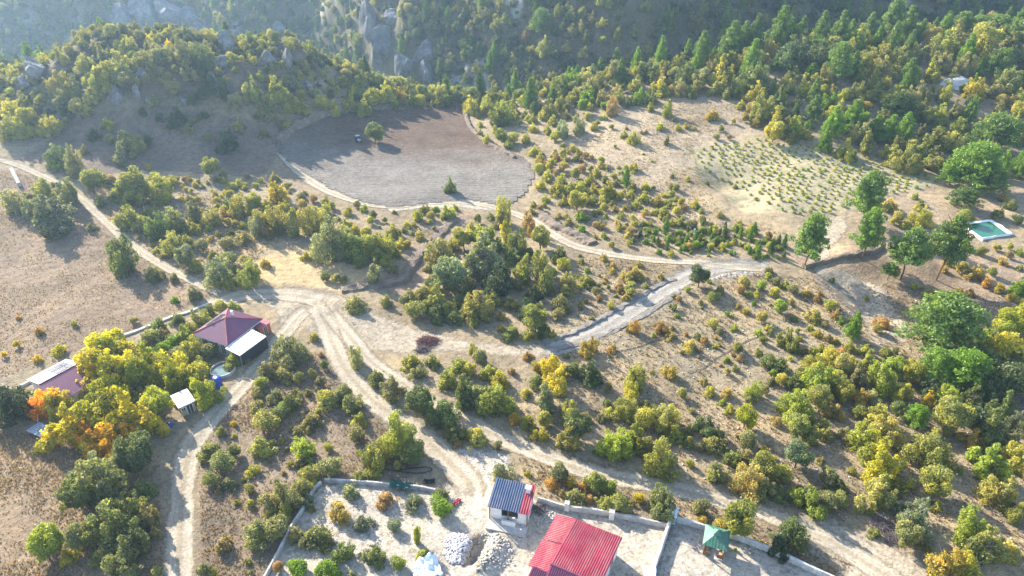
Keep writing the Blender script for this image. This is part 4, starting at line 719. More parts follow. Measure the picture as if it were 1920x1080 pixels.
for k in CAT:
    for i, q in enumerate(indiv[k]):
        pr = proto(q, int(RNG.integers(60))); rz = RNG.uniform(0, 6.28)
        root = empty(k, (q['x'], q['y'], q['z']-0.04), rz)
        tn = tint(q['code'], RNG, k == 'pine_tree'); root.scale = (1, 1, 1); sx = q['w']*RNG.uniform(1.04, 1.2); sy = q['w']*RNG.uniform(1.04, 1.2)
        cr = obj('foliage' if k == 'shrub' else 'crown', pr[0], root); cr.scale = (sx, sy, q['h']); cr['tint'] = [float(v) for v in tn]
        tk = obj('stem' if k == 'shrub' else 'trunk', pr[1], root); tk.scale = (sx*0.9 if k != 'pine_tree' else min(sx, q['h']*.7), sy*0.9 if k != 'pine_tree' else min(sy, q['h']*.7), q['h'])
        lab = f"{sizeword(q)}{CW[q['code'][0]]} {SHAPE[q['k']]} {SHORT.get(q['zone'], q['zone'])}"
        tag(root, lab, CAT[k], lab.replace('tree ', 'trees ', 1).replace('shrub ', 'shrubs ', 1).replace('pine ', 'pines ', 1))
        SRC.setdefault(pr[0].name, cr)

def mass_object(name, pts, label, cat):
    """one object that repeats the crowns of trees already standing in the scene"""
    if not pts: return
    keys = []; idx = []
    for i, q in enumerate(pts):
        nm = proto(q, int(RNG.integers(60)))[0].name
        if nm not in SRC: nm = next(iter(SRC))
        if nm not in keys: keys.append(nm)
        idx.append(keys.index(nm))
    v = [(q['x'], q['y'], q['z']-0.05) for q in pts]
    me = bpy.data.meshes.new(name); me.from_pydata(v, [], [])
    def at(n, t, d, f): a = me.attributes.new(n, t, 'POINT'); a.data.foreach_set(f, np.asarray(d).ravel())
    at('idx', 'INT', np.array(idx, np.int32), 'value')
    at('size', 'FLOAT_VECTOR', np.array([(q['w']*1.02, q['w']*1.02, q['h']) for q in pts], np.float32), 'vector')
    at('turn', 'FLOAT_VECTOR', np.array([(0, 0, RNG.uniform(0, 6.28)) for q in pts], np.float32), 'vector')
    at('tint', 'FLOAT_COLOR', np.array([(*tint(q['code'], RNG, q['k'] in 'pcfw'), 1) for q in pts], np.float32), 'color')
    o = obj(name, me); ng = bpy.data.node_groups.new(name, 'GeometryNodeTree')
    ng.interface.new_socket('Geometry', in_out='INPUT', socket_type='NodeSocketGeometry'); ng.interface.new_socket('Geometry', in_out='OUTPUT', socket_type='NodeSocketGeometry')
    gi = ng.nodes.new('NodeGroupInput'); go = ng.nodes.new('NodeGroupOutput'); jn = ng.nodes.new('GeometryNodeJoinGeometry')
    def named(n, t): a = ng.nodes.new('GeometryNodeInputNamedAttribute'); a.data_type = t; a.inputs[0].default_value = n; return a.outputs[0]
    ia = named('idx', 'INT'); sa = named('size', 'FLOAT_VECTOR'); ta = named('turn', 'FLOAT_VECTOR')
    for j, nm in enumerate(keys):
        oi = ng.nodes.new('GeometryNodeObjectInfo'); oi.inputs['Object'].default_value = SRC[nm]; oi.transform_space = 'ORIGINAL'
        cmpn = ng.nodes.new('FunctionNodeCompare'); cmpn.data_type = 'INT'; cmpn.operation = 'EQUAL'
        ng.links.new(ia, cmpn.inputs[2]); cmpn.inputs[3].default_value = j
        ip = ng.nodes.new('GeometryNodeInstanceOnPoints'); ng.links.new(gi.outputs[0], ip.inputs['Points']); ng.links.new(cmpn.outputs[0], ip.inputs['Selection'])
        ng.links.new(oi.outputs['Geometry'], ip.inputs['Instance']); ng.links.new(ta, ip.inputs['Rotation']); ng.links.new(sa, ip.inputs['Scale'])
        ng.links.new(ip.outputs[0], jn.inputs[0])
    ng.links.new(jn.outputs[0], go.inputs[0])
    md = o.modifiers.new('plants', 'NODES'); md.node_group = ng
    return tag(o, label, cat, kind='stuff')
mass_object('undergrowth', SCRUB+[q for q in mass if q['k'] == 's'], 'low olive and yellow scrub scattered over the dry slopes', 'scrub')
mass_object('forest', [q for q in mass if q['k'] != 's'], 'mixed green and yellow wood filling the ridge slope', 'forest')
mass_object('forest', FAR, 'dark hazy wood covering the mountain across the gorge', 'forest')

# ------------------------------------------------------------------ the planted rows on the pale plot
plot = wpoly([(1300, 290), (1330, 272), (1420, 258), (1520, 272), (1640, 300), (1770, 335), (1730, 355), (1640, 378), (1560, 400), (1480, 405), (1430, 385), (1380, 350), (1310, 315)])
ax_ = P(1420, 262)[:2]; bx_ = P(1740, 338)[:2]; ru = (bx_-ax_)/np.linalg.norm(bx_-ax_); rv = np.array([-ru[1], ru[0]])
rows = []
for i in range(-60, 60):
    for j in range(-60, 60):
        p = ax_+ru*i*2.0+rv*j*2.3+RNG.normal(0, 0.28, 2)
        if RNG.random() < 0.9: rows.append(p)
rows = np.array(rows); rows = rows[inpoly(rows[:, 0], rows[:, 1], plot)]
rz_ = HG(rows[:, 0], rows[:, 1]); d_ = np.hypot(rows[:, 0], rows[:, 1]); od = np.argsort(d_); extra = []
for n_, i in enumerate(od):
    w = RNG.uniform(0.85, 1.5); code = ['yb', 'yb', 'y', 'b', 'yb'][RNG.integers(5)]
    if n_ < 300:
        o = obj('young_plant', SAP_P[n_ % 3]); o.location = (rows[i, 0], rows[i, 1], rz_[i]-0.02); o.scale = (w, w, w*0.7); o.rotation_euler = (0, 0, RNG.uniform(0, 6.28)); o['tint'] = [float(v) for v in tint(code, RNG)]
        tag(o, 'small yellow green bush planted in rows on the pale plot', 'young plant', 'young bushes planted in rows')
        SRC.setdefault(SAP_P[n_ % 3].name, o)
    else: extra.append(i)
print('plants', {k: len(v) for k, v in indiv.items()}, 'mass', len(mass), len(SCRUB), len(FAR), 'rows', len(rows), 'more', len(extra))
if extra:
    _pr = proto; proto = lambda q, i: (SAP_P[i % 3],)
    mass_object('undergrowth', [dict(x=rows[i, 0], y=rows[i, 1], z=float(rz_[i]), w=1.1, h=0.8, k='s', code='y') for i in extra], 'far rows of small yellow green bushes on the pale plot', 'young plants')
    proto = _pr

# ------------------------------------------------------------------ dry grass tufts and loose stones
def tufts(name, poly, n, hr, seed, label, blades=6, cols=((0.36, 0.275, 0.185), (0.33, 0.25, 0.165), (0.30, 0.245, 0.14)), mask=None):
    r = np.random.default_rng(seed); poly = np.asarray(poly); x0, y0 = poly[:, :2].min(0); x1, y1 = poly[:, :2].max(0)
    x = r.uniform(x0, x1, n*3); y = r.uniform(y0, y1, n*3); ok = inpoly(x, y, poly) & (fbm(x/6, y/6, seed, 3)+0.35*r.normal(size=len(x)) > -0.05) & off_ways(x, y, -0.3)
    if mask is not None: ok &= mask(x, y)
    x = x[ok][:n]; y = y[ok][:n]; n = len(x); z = HG(x, y)-0.02
    h = r.uniform(*hr, n); a = r.uniform(0, 6.28, (n, blades)); sp = r.uniform(0.25, 0.75, (n, blades))*h[:, None]; w = 0.16*h[:, None]
    bx = x[:, None]+np.cos(a)*sp*0.3; by = y[:, None]+np.sin(a)*sp*0.3; bz = np.repeat(z[:, None], blades, 1)
    v = np.stack([np.stack([bx-np.sin(a)*w, by+np.cos(a)*w, bz], -1), np.stack([bx+np.sin(a)*w, by-np.cos(a)*w, bz], -1), np.stack([x[:, None]+np.cos(a)*sp, y[:, None]+np.sin(a)*sp, bz+h[:, None]*r.uniform(.6, 1, (n, blades))], -1)], 2).reshape(-1, 3)
    var = np.repeat(np.clip(r.normal(0.5, 0.25, n), 0, 1), blades)
    o = obj(name, meshdata(name, v, np.arange(len(v)).reshape(-1, 3), 'straw', {'var': ('FLOAT', 'FACE', var)})); o['tint'] = list(cols[seed % 3])
    tag(o, label, 'grass', kind='stuff')
tufts('dry_grass', wp((-60, 310), (60, 330), (220, 450), (400, 550), (360, 578), (200, 640), (-60, 730)), 14000, (0.12, 0.36), 30, 'dry brown grass tufts over the sloping field by the path')
tufts('dry_grass', wp((-60, 800), (300, 840), (300, 1000), (320, 1110), (-60, 1110)), 11000, (0.12, 0.38), 33, 'dry tan grass tufts below the dark grove')
tufts('dry_grass', wp((370, 830), (500, 690), (600, 660), (720, 800), (800, 890), (600, 900), (500, 1080), (380, 1110)), 9000, (0.12, 0.35), 34, 'dry weeds on the brown bank between the dirt tracks')
tufts('dry_grass', wp((900, 800), (1300, 920), (1600, 1060), (1560, 1080), (1270, 965), (1010, 930), (960, 850)), 3500, (0.2, 0.5), 36, 'dry weeds on the strip behind the yard wall')
tufts('dry_grass', wp((1080, 480), (1500, 520), (1920, 560), (1990, 1080), (1640, 1000), (1300, 900), (950, 800), (1020, 670)), 12000, (0.2, 0.5), 31, 'thin dry grass on the scrubby slope')
tufts('dry_grass', wp((420, 545), (500, 470), (640, 400), (200, 330), (180, 390), (300, 500)), 5000, (0.25, 0.6), 39, 'golden dry grass between the pasture shrubs')
tufts('dry_grass', wp((1000, 290), (1290, 190), (1440, 200), (1300, 280), (1350, 400), (1480, 440), (1420, 480), (1080, 450)), 6000, (0.2, 0.5), 42, 'dry grass on the pale open pasture')
ROCKM = []
for s in range(4):
    r = np.random.default_rng(900+s); bm_v = []; import bmesh
    bm = bmesh.new(); bmesh.ops.create_icosphere(bm, subdivisions=4, radius=0.5)
    pl = _unit(r, 18); dd = r.uniform(0.20, 0.43, 18)
    for v in bm.verts:
        c = np.array(v.co)
        for n_, d0 in zip(pl, dd):
            k = c@n_
            if k > d0: c = c-n_*(k-d0)*0.98
        c = c*(1+0.16*float(fbm(np.array([c[0]*5+c[2]*3+s]), np.array([c[1]*7+c[2]*6]), 5, 5)[0])-0.10*abs(float(fbm(np.array([c[0]*9+c[1]*5+s]), np.array([c[2]*3.0]), 8, 3)[0]))); v.co = c
    me = bpy.data.meshes.new('rock'); bm.to_mesh(me); bm.free(); me.materials.append(M['limestone']); ROCKM.append(me)
def pebbles(label, poly, n, sr, seed, m, name='gravel', heap=None):
    r = np.random.default_rng(seed); poly = np.asarray(poly); x0, y0 = poly[:, :2].min(0); x1, y1 = poly[:, :2].max(0)
    x = r.uniform(x0, x1, n*3); y = r.uniform(y0, y1, n*3); ok = inpoly(x, y, poly); x = x[ok][:n]; y = y[ok][:n]; n = len(x)
    s = r.uniform(sr[0]**.5, sr[1]**.5, n)**2; z = HG(x, y)+s*0.2
    if heap: d = segdist(x, y, poly, True); z = z+heap*np.clip(d/d.max(), 0, 1)**0.7*r.uniform(0.7, 1.0, n)
    oc = np.array([(1, 0, 0), (-1, 0, 0), (0, 1, 0), (0, -1, 0), (0, 0, 1), (0, 0, -1)], float)
    fc = np.array([(0, 2, 4), (2, 1, 4), (1, 3, 4), (3, 0, 4), (2, 0, 5), (1, 2, 5), (3, 1, 5), (0, 3, 5)])
    a = r.uniform(0, 6.28, n); R = np.stack([np.stack([np.cos(a), -np.sin(a), 0*a], 1), np.stack([np.sin(a), np.cos(a), 0*a], 1), np.stack([0*a, 0*a, 1+0*a], 1)], 1)
    v = np.einsum('nij,nkj->nki', R, oc[None]*r.uniform(0.55, 1.1, (n, 6, 1))*np.array([1, .75, .6]))*s[:, None, None]*0.6+np.stack([x, y, z], 1)[:, None]
    f = (fc[None]+6*np.arange(n)[:, None, None]).reshape(-1, 3)
    return tag(obj(name, meshdata(name, v.reshape(-1, 3), f, m)), label, 'stones', kind='stuff')

# ------------------------------------------------------------------ buildings
def fit(px4, h):
    """rectangle through four photographed corners h metres above the ground: centre, size along 0-1, size along 1-2, turn"""
    a = np.array(px4, float); c = G(a[:, 0], a[:, 1], h)[0][:, :2]
    u = (c[1]-c[0])+(c[2]-c[3]); lu = np.linalg.norm(u)/2; u /= np.linalg.norm(u); v = (c[3]-c[0])+(c[2]-c[1]); n = np.array([-u[1], u[0]]); lv = v@n/2
    return c.mean(0), lu, lv, math.atan2(u[1], u[0])
def sheet(mb, b0, b1, t0, t1, pitch=0.28, amp=0.05, thick=0.03, apex=None):
    """ribbed roofing sheet from eave b0-b1 up to t0-t1 (or to one apex), ribs running up the slope"""
    b0, b1, t0, t1 = (Vector(p) for p in (b0, b1, t0, t1)); w = (b1-b0).length; n = max(2, int(round(w/pitch)))
    nrm = (b1-b0).cross(t0-b0 if apex is None else t0-b0).normalized()
    if nrm.z < 0: nrm = -nrm
    prm = []
    for i in range(n):
        for f, h in ((0.0, 0), (0.5, 0), (0.62, 1), (0.88, 1)): prm.append(((i+f)/n, h))
    prm.append((1.0, 0)); up = []; lo = []
    for s, h in prm:
        b = b0.lerp(b1, s)
        if apex is None: t = t0.lerp(t1, s)
        else: t = b0.lerp(t0, s/apex) if s < apex else t0.lerp(b1, (s-apex)/(1-apex))
        o = nrm*(amp*h); up.append((b+o, t+o)); lo.append((b-nrm*thick, t-nrm*thick))
    base = [p for q in up for p in q]+[p for q in lo for p in q]; m = len(up); f = []
    flip = ((b1-b0).cross(t0-b0)).z < 0
    for i in range(m-1):
        q = (2*i, 2*i+2, 2*i+3, 2*i+1); f.append(q[::-1] if flip else q)
        k = 2*m; r = (k+2*i, k+2*i+1, k+2*i+3, k+2*i+2); f.append(r[::-1] if flip else r)
        f.append((2*i, k+2*i, k+2*i+2, 2*i+2)); f.append((2*i+1, 2*i+3, k+2*i+3, k+2*i+1))
    k = 2*m; f.append((0, 1, k+1, k)); f.append((2*m-2, k+2*m-2, k+2*m-1, 2*m-1))
    mb.add(base, f); return mb
def window(root, x, y, z, w, h, ax, out, m='dark_glass', name='window'):
    """a glazed opening with frame and sill on a wall: ax 'x' or 'y' is the wall's run, out the side it faces"""
    def bx(mb, a0, a1, z0, z1, d0, d1):
        d0, d1 = sorted((out*d0, out*d1))
        return mb.box(x+a0, x+a1, y+d0, y+d1, z+z0, z+z1) if ax == 'x' else mb.box(x+d0, x+d1, y+a0, y+a1, z+z0, z+z1)
    g = bx(MB(), -w/2, w/2, -h/2, h/2, -0.02, 0.02).build(name, m, root)
    fr = MB(); t = 0.07
    bx(fr, -w/2-t, -w/2, -h/2-t, h/2+t, -0.02, 0.06); bx(fr, w/2, w/2+t, -h/2-t, h/2+t, -0.02, 0.06); bx(fr, -w/2, w/2, h/2, h/2+t, -0.02, 0.06); bx(fr, -0.025, 0.025, -h/2, h/2, 0.021, 0.05)
    fr.build('frame', 'white_plaster', g)
    if name == 'window': bx(MB(), -w/2-0.12, w/2+0.12, -h/2-t-0.05, -h/2-t, 0.0, 0.14).build('sill', 'concrete', g)
    return g

# the hipped roof house
c, a, b, rz = fit([(362.7, 628.7), (429.4, 650.7), (490.3, 596.9), (424.2, 576.8)], 3.0); print('hip house', c, a, b)
hr = empty('hipped_house', (c[0], c[1], HG(c[0], c[1])), rz); tag(hr, 'house with maroon hipped metal roof beside the junction', 'house')
A, B = a/2, b/2; E, T = 3.0, 5.0
MB().box(-A+.55, A-.55, -B+.55, B-.55, -1.2, E-0.02).build('wall', 'teal_plaster', hr)
MB().box(-A+.45, A-.45, -B+.45, B-.45, -1.3, 0.25).build('plinth', 'concrete', hr)
r = MB(); cs = [(-A, -B, E), (A, -B, E), (A, B, E), (-A, B, E)]
for i in range(4): sheet(r, cs[i], cs[(i+1) % 4], (0, 0, T), (0, 0, T), 0.30, 0.035, apex=0.5)
rf = r.build('roof', 'maroon_sheet', hr)
for i in range(4): MB().bar((cs[i][0], cs[i][1], E+.04), (0, 0, T+.05), 0.10, 0.10, 6).build('ridge_cap', 'red_sheet', rf)
MB().box(-A+.03, A-.03, -B+.02, -B+.10, E-.20, E-.04).box(-A+.03, A-.03, B-.10, B-.02, E-.20, E-.04).box(-A+.02, -A+.10, -B+.1, B-.1, E-.20, E-.04).box(A-.10, A-.02, -B+.1, B-.1, E-.20, E-.04).build('fascia', 'white_plaster', hr)
for x in (-A*0.45, A*0.15): window(hr, x, -B+.55, 1.7, 1.3, 1.2, 'x', -1)
window(hr, A*0.55, -B+.55, 1.2, 1.0, 2.1, 'x', -1, 'timber', 'door')
window(hr, A-.55, B*0.2, 1.7, 1.2, 1.2, 'y', 1); window(hr, -A+.55, 0, 1.7, 1.3, 1.2, 'y', -1); window(hr, 0, B-.55, 1.7, 1.3, 1.2, 'x', 1)
sl_ = (T-E)/A
for i in range(6):
    y = -B*0.42+0.30*B*(i % 3); x0 = -A*0.80+(i//3)*A*0.26; x1 = x0+A*0.22; f = lambda x: E+(x+A)*sl_+0.10
    MB().slab([(x0, y, f(x0)), (x1, y, f(x1)), (x1, y+B*0.24, f(x1)), (x0, y+B*0.24, f(x0))], 0.05).build('solar_panel', 'solar_cell', hr)
MB().box(-0.35, 0.05, B*0.35, B*0.35+0.4, E+1.0, E+2.4).build('chimney', 'white_plaster', hr)
# its white carport
c, a, b, rz = fit([(424.9, 656.5), (454.0, 667.6), (494.2, 627.4), (470.9, 618.3)], 2.7); print('carport', a, b)
cr = empty('carport', (c[0], c[1], HG(c[0], c[1])), rz); tag(cr, 'white sheet roofed carport leaning along the hipped roof house', 'carport')
A, B = a/2, b/2
sheet(MB(), (A, -B, 2.55), (A, B, 2.55), (-A, -B, 2.95), (-A, B, 2.95), 0.9, 0.02).build('roof', 'white_sheet', cr)
for x, y in ((A-.15, -B+.15), (A-.15, B-.15), (A-.15, 0), (-A+.2, -B+.15), (-A+.2, B-.15)): MB().box(x-.05, x+.05, y-.05, y+.05, -0.6, 2.5).build('post', 'galvanised', cr)
MB().box(A-.09, A-.05, -B+.25, B-.05, -0.5, 2.35).build('side_panel', 'dark_cladding', cr)
p = P(491, 615, 1.3); er = MB(); o = empty('lean_to', (p[0], p[1], HG(p[0], p[1])), rz); tag(o, 'small orange plastered lean to behind the white carport', 'shed')
MB().box(-.9, .9, -1.3, 1.3, -0.6, 2.1).build('wall', 'orange_plaster', o); MB().slab([(-1.1, -1.5, 2.35), (1.1, -1.5, 2.2), (1.1, 1.5, 2.2), (-1.1, 1.5, 2.35)], 0.08).build('roof', 'red_sheet', o)
window(o, .9, 0, 1.0, 0.8, 1.9, 'y', 1, 'timber', 'door')

# the small gabled house at the garden's far end
a0 = np.array(P(73.3, 721.9, 4.2)[:2]); a1 = np.array(P(149.4, 681.3, 4.2)[:2]); e0 = np.array(P(65, 700, 3.0)[:2]); e1 = np.array(P(130.6, 665.6, 3.0)[:2])
u = a1-a0; Lr = np.linalg.norm(u); u /= Lr; n = np.array([-u[1], u[0]]); half = max(2.6, abs(((e0+e1)/2-(a0+a1)/2)@n)); c = (a0+a1)/2; rz = math.atan2(u[1], u[0]); print('gable', Lr, half)
gh = empty('gabled_house', (c[0], c[1], HG(c[0], c[1])), rz); tag(gh, 'small house with maroon gabled metal roof among the walnut trees', 'house')
X = Lr/2; Y = half; E, T = 2.9, 4.3
wl = MB(); wl.box(-X+.4, X-.4, -Y+.4, Y-.4, -1, E)
for x in (-X+.4, X-.4): wl.add([(x-.1, -Y+.4, E), (x+.1, -Y+.4, E), (x+.1, Y-.4, E), (x-.1, Y-.4, E), (x-.1, 0, T-.12), (x+.1, 0, T-.12)], [(0, 1, 5, 4), (2, 3, 4, 5), (1, 2, 5), (0, 4, 3)])
wl.build('wall', 'white_plaster', gh)
r = MB(); sheet(r, (-X, -Y, E), (X, -Y, E), (-X, 0, T), (X, 0, T)); sheet(r, (X, Y, E), (-X, Y, E), (X, 0, T), (-X, 0, T)); rf = r.build('roof', 'maroon_sheet', gh)
MB().bar((-X-.02, 0, T+.04), (X+.02, 0, T+.04), 0.10, 0.10, 6).build('ridge_cap', 'maroon_sheet', rf)
for i in range(6):
    x = X-.9-0.95*(i % 3)-0.85; f = lambda y: E+(Y-y)*(T-E)/Y+0.10; y0 = 0.5+(i//3)*(Y*0.38); y1 = y0+Y*0.34
    MB().slab([(x, y0, f(y0)), (x+.85, y0, f(y0)), (x+.85, y1, f(y1)), (x, y1, f(y1))], 0.05).build('solar_panel', 'solar_cell', gh)
for x in (-X*.5, X*.5): window(gh, x, -Y+.4, 1.6, 1.1, 1.1, 'x', -1)
window(gh, 0, -Y+.4, 1.05, .95, 2.0, 'x', -1, 'timber', 'door'); window(gh, X-.4+.1, 0, 1.6, 1.0, 1.0, 'y', 1)

# tin roofed hut by the track
c, a, b, rz = fit([(334, 765), (368, 750), (350, 730), (320, 745)], 2.3); print('hut', a, b)
ht = empty('tin_hut', (c[0], c[1], HG(c[0], c[1])), rz); tag(ht, 'small tin roofed hut under the walnut trees beside the track', 'hut'); A, B = a/2, abs(b)/2
sheet(MB(), (-A, -B, 2.15), (A, -B, 2.15), (-A, B, 2.6), (A, B, 2.6), 0.35, 0.03).build('roof', 'galvanised', ht)
MB().box(-A+.25, A-.25, -B+.25, B-.25, -0.8, 2.08).build('wall', 'pale_timber', ht)
window(ht, A*.2, -B+.25, 0.9, 0.9, 1.8, 'x', -1, 'dark_cladding', 'door'); window(ht, -A*.5, -B+.25, 1.3, .6, .6, 'x', -1)

# the blue and red roofed shed at the yard gate
c, a, b, rz = fit([(914.4, 949.8), (992.5, 965.4), (1004, 915.4), (930, 900.8)], 3.0); print('shed', a, b)
sh = empty('yard_shed', (c[0], c[1], HG(c[0], c[1])), rz); tag(sh, 'white shed with half blue half red ribbed roof inside the yard wall', 'shed'); A, B = a/2, abs(b)/2
f = 0.76*a-A; E, T = 2.75, 3.5
sheet(MB(), (-A, -B, E), (f, -B, E), (-A, B, T), (f, B, T), 0.34, 0.09).build('blue_roof', 'blue_sheet', sh)
sheet(MB(), (f+.02, -B, E), (A, -B, E), (f+.02, B, T), (A, B, T), 0.34, 0.09).build('red_roof', 'red_sheet', sh)
w = MB(); w.box(-A+.3, A-.3, B-.5, B-.3, -1, T-.2); w.box(-A+.3, -A+.5, -B+.4, B-.5, -1, E-.05); w.box(A-.5, A-.3, -B+.4, B-.5, -1, E-.05); w.box(-A+.5, -A+1.9, -B+.4, -B+.6, -1, E-.05); w.box(A-1.6, A-.5, -B+.4, -B+.6, -1, E-.05); w.box(-A+1.9, A-1.6, -B+.4, -B+.6, -1, 0.9)
w.build('wall', 'white_plaster', sh)
ch = MB().box(A-1.15, A-.55, B-1.5, B-.95, E, T+.75).build('chimney', 'white_plaster', sh); MB().box(A-1.25, A-.45, B-1.6, B-.85, T+.76, T+.86).build('cap', 'white_sheet', ch)
MB().box(-A+.1, A-.1, -B-1.5, -B+.39, -0.6, 0.12).build('floor_slab', 'concrete', sh)
for x in (-A+.25, 0.0, A-.25): MB().box(x-.07, x+.07, -B+.12, -B+.26, .12, E-.03).build('post', 'timber', sh)
MB().box(-A+2.1, A-1.8, -B-.4, -B-.1, .12, 0.95).build('counter', 'white_plaster', sh)

# the red roofed house
q0 = np.array(P(1080, 973.75, 3.4)[:2]); q1 = np.array(P(1167.5, 1008, 3.4)[:2]); q2 = np.array(P(1040.4, 1060, 4.6)[:2])
u = q1-q0; W = np.linalg.norm(u); u /= W; n = np.array([u[1], -u[0]]); S = (q2-q0)@n; rz = math.atan2(u[1], u[0]); print('red house', W, S)
rh = empty('red_house', (q0[0], q0[1], HG(q0[0]+2, q0[1]-4)), rz); tag(rh, 'white house with crimson ribbed metal roofs in the walled yard', 'house')
E, T = 3.4, 4.6       # local: x along the far eave, -y towards the ridge
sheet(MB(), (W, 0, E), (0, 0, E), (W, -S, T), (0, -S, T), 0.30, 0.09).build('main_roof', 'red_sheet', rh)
sheet(MB(), (0.02, -S-6.0, E-.5), (W, -S-6.0, E-.5), (0.02, -S-.03, T), (W, -S-.03, T), 0.27, 0.075).build('rear_roof', 'maroon_sheet', rh)  # darker sheet than the main roof: this slope's shade put into its colour
MB().bar((-.03, -S-.015, T+.05), (W+.03, -S-.015, T+.05), 0.12, 0.12, 6).build('ridge_cap', 'maroon_sheet', rh)
MB().box(-.09, -.01, -S+.3, -.02, E-.35, E+.02).build('barge_board', 'maroon_sheet', rh)
w = MB(); w.box(.35, W-.35, -S+.02, -.45, -1, E-.03); w.box(.35, W-.35, -S-5.5, -S-.02, -1, E-.55)
for x in (.35, W-.55): w.add([(x, -.45, E-.03), (x+.2, -.45, E-.03), (x+.2, -S, E-.03), (x, -S, E-.03), (x, -S, T-.06), (x+.2, -S, T-.06)], [(0, 1, 5, 4), (1, 2, 5), (0, 4, 3), (2, 3, 4, 5)])
w.build('wall', 'white_plaster', rh)
h1 = S*0.49
lw = 2.9
sheet(MB(), (-lw, -h1, E-.75), (-lw, .15, E-.75), (-.1, -h1, E-.18), (-.1, .15, E-.18), 0.27, 0.075).build('side_roof', 'red_sheet', rh)
sheet(MB(), (-lw-.2, -S-.1, E-1.0), (-lw-.2, -h1-.03, E-1.0), (.55, -S-.1, E+.02-.25), (.55, -h1-.03, E-.23), 0.27, 0.075).build('side_roof', 'red_sheet', rh)
sheet(MB(), (-2.4, -S-4.6, E-1.5), (-.02, -S-4.6, E-1.5), (-2.4, -S-.15, E-.45), (-.02, -S-.15, E-.45), 0.27, 0.075).build('porch_roof', 'maroon_sheet', rh)  # dark maroon stands in for the shade on this camera-facing roof
MB().box(-lw+.35, .34, -S-.9, -.2, -1, E-1.02).build('side_wall', 'white_plaster', rh)
MB().bar((-.06, .1, E-.10), (-.06, -h1, E-.10), .06, .06, 6).build('gutter', 'maroon_sheet', rh)
for i, y in enumerate((0.35, 0.75)): MB().box(-2.7+.5*i, -.6+.3*i, y, y+.16, -0.05, 0.10).build('roof_offcut', 'maroon_sheet', rh)
window(rh, W-.35, -S*.35, 1.7, 1.3, 1.2, 'y', 1); window(rh, W-.35, -S*.75, 1.7, 1.3, 1.2, 'y', 1); window(rh, W*.5, -.45, 1.7, 1.4, 1.2, 'x', 1); window(rh, -lw+.35, -S*.3, 1.2, 1.0, 1.0, 'y', -1); window(rh, -lw+.35, -S*.7, 1.0, .9, 1.9, 'y', -1, 'timber', 'door')

# gazebo
def zq(x, y): return (1180+x/4.8, 940+y/4.8)
c, a, b, rz = fit([zq(670, 375), zq(870, 435), zq(900, 275), zq(705, 215)], 2.5); print('gazebo', a, b)
gz_ = empty('gazebo', (c[0], c[1], HG(c[0], c[1])), rz); tag(gz_, 'wooden gazebo with green pyramid roof on the whitish terrace', 'gazebo'); A, B = a*.57, abs(b)*.55
cs = [(-A, -B, 2.45), (A, -B, 2.45), (A, B, 2.45), (-A, B, 2.45)]; r = MB()
for i in range(4): sheet(r, cs[i], cs[(i+1) % 4], (0, 0, 3.6), (0, 0, 3.6), 0.4, 0.012, apex=0.5)
r.build('roof', 'green_sheet', gz_)
k = MB(); cs2 = [(-A*.32, -B*.32, 3.5), (A*.32, -B*.32, 3.5), (A*.32, B*.32, 3.5), (-A*.32, B*.32, 3.5)]
for i in range(4): sheet(k, cs2[i], cs2[(i+1) % 4], (0, 0, 4.05), (0, 0, 4.05), 0.4, 0.012, apex=0.5)
k.build('cupola', 'green_sheet', gz_)
for sx in (-1, 1):
    for sy in (-1, 1): MB().box(sx*(A-.35)-.07, sx*(A-.35)+.07, sy*(B-.35)-.07, sy*(B-.35)+.07, -.4, 2.5).build('post', 'timber', gz_)
MB().box(-A+.15, A-.15, -B+.15, B-.15, -.5, .12).build('floor_slab', 'concrete', gz_)
for x0, x1, y0, y1 in ((-A+.42, -.35, -B+.31, -B+.37), (.5, A-.42, -B+.31, -B+.37), (A-.37, A-.31, -B+.42, B-.42), (-A+.31, -A+.37, -B+.42, B-.42), (-A+.42, A-.42, B-.37, B-.31)): MB().box(x0, x1, y0, y1, .22, .95).build('railing', 'timber', gz_)
MB().box(-.6, .6, -.4, .4, .80, .86).box(-.1, .1, -.1, .1, .12, .80).build('table', 'pale_timber', gz_)
MB().box(-A+.5, -A+.95, -B+.6, B-.6, .5, .56).build('bench', 'pale_timber', gz_); MB().box(A-.95, A-.5, -B+.6, B-.6, .5, .56).build('bench', 'pale_timber', gz_)

# ------------------------------------------------------------------ walls and banks
def wall(name, px, wd, ht, m, label, cat='wall', kind=None, rough=0.10, top=0.85, world=None, step=0.8):
    ln = catmull(wpoly(px) if world is None else world, step) if len(px) > 2 else np.linspace(wpoly(px)[0][:2], wpoly(px)[1][:2], max(3, int(np.linalg.norm(wpoly(px)[1][:2]-wpoly(px)[0][:2])/step)))
    t = np.gradient(ln, axis=0); t /= np.linalg.norm(t, axis=1)[:, None]; n = np.c_[-t[:, 1], t[:, 0]]; z = HG(ln[:, 0], ln[:, 1]); s = np.arange(len(ln))
    v = []; k = len(s); sd = len(label)
    for (o, hh) in ((-.5, -.6), (-.5*top-.02, ht*.82), (-.3*top, ht), (.3*top, ht), (.5*top+.02, ht*.82), (.5, -.6)):
        ww = wd*(o+rough*.6*fbm(s/1.3, s*0+o*9, sd, 3)); hz = z+hh+(rough*ht*1.3*fbm(s/1.7, s*0+o*5, sd+3, 3) if hh > 0 else 0)
        v.append(np.c_[ln+n*ww[:, None], hz])
    v = np.stack(v, 1); q = v.shape[1]; f = []
    for i in range(k-1):
        for j in range(q-1): f.append((i*q+j, i*q+j+1, (i+1)*q+j+1, (i+1)*q+j))
    f.append(tuple(range(q))); f.append(tuple((k-1)*q+j for j in range(q))[::-1])
    o = obj(name, meshdata(name, v.reshape(-1, 3), f, m)); return tag(o, label, cat, kind=kind)
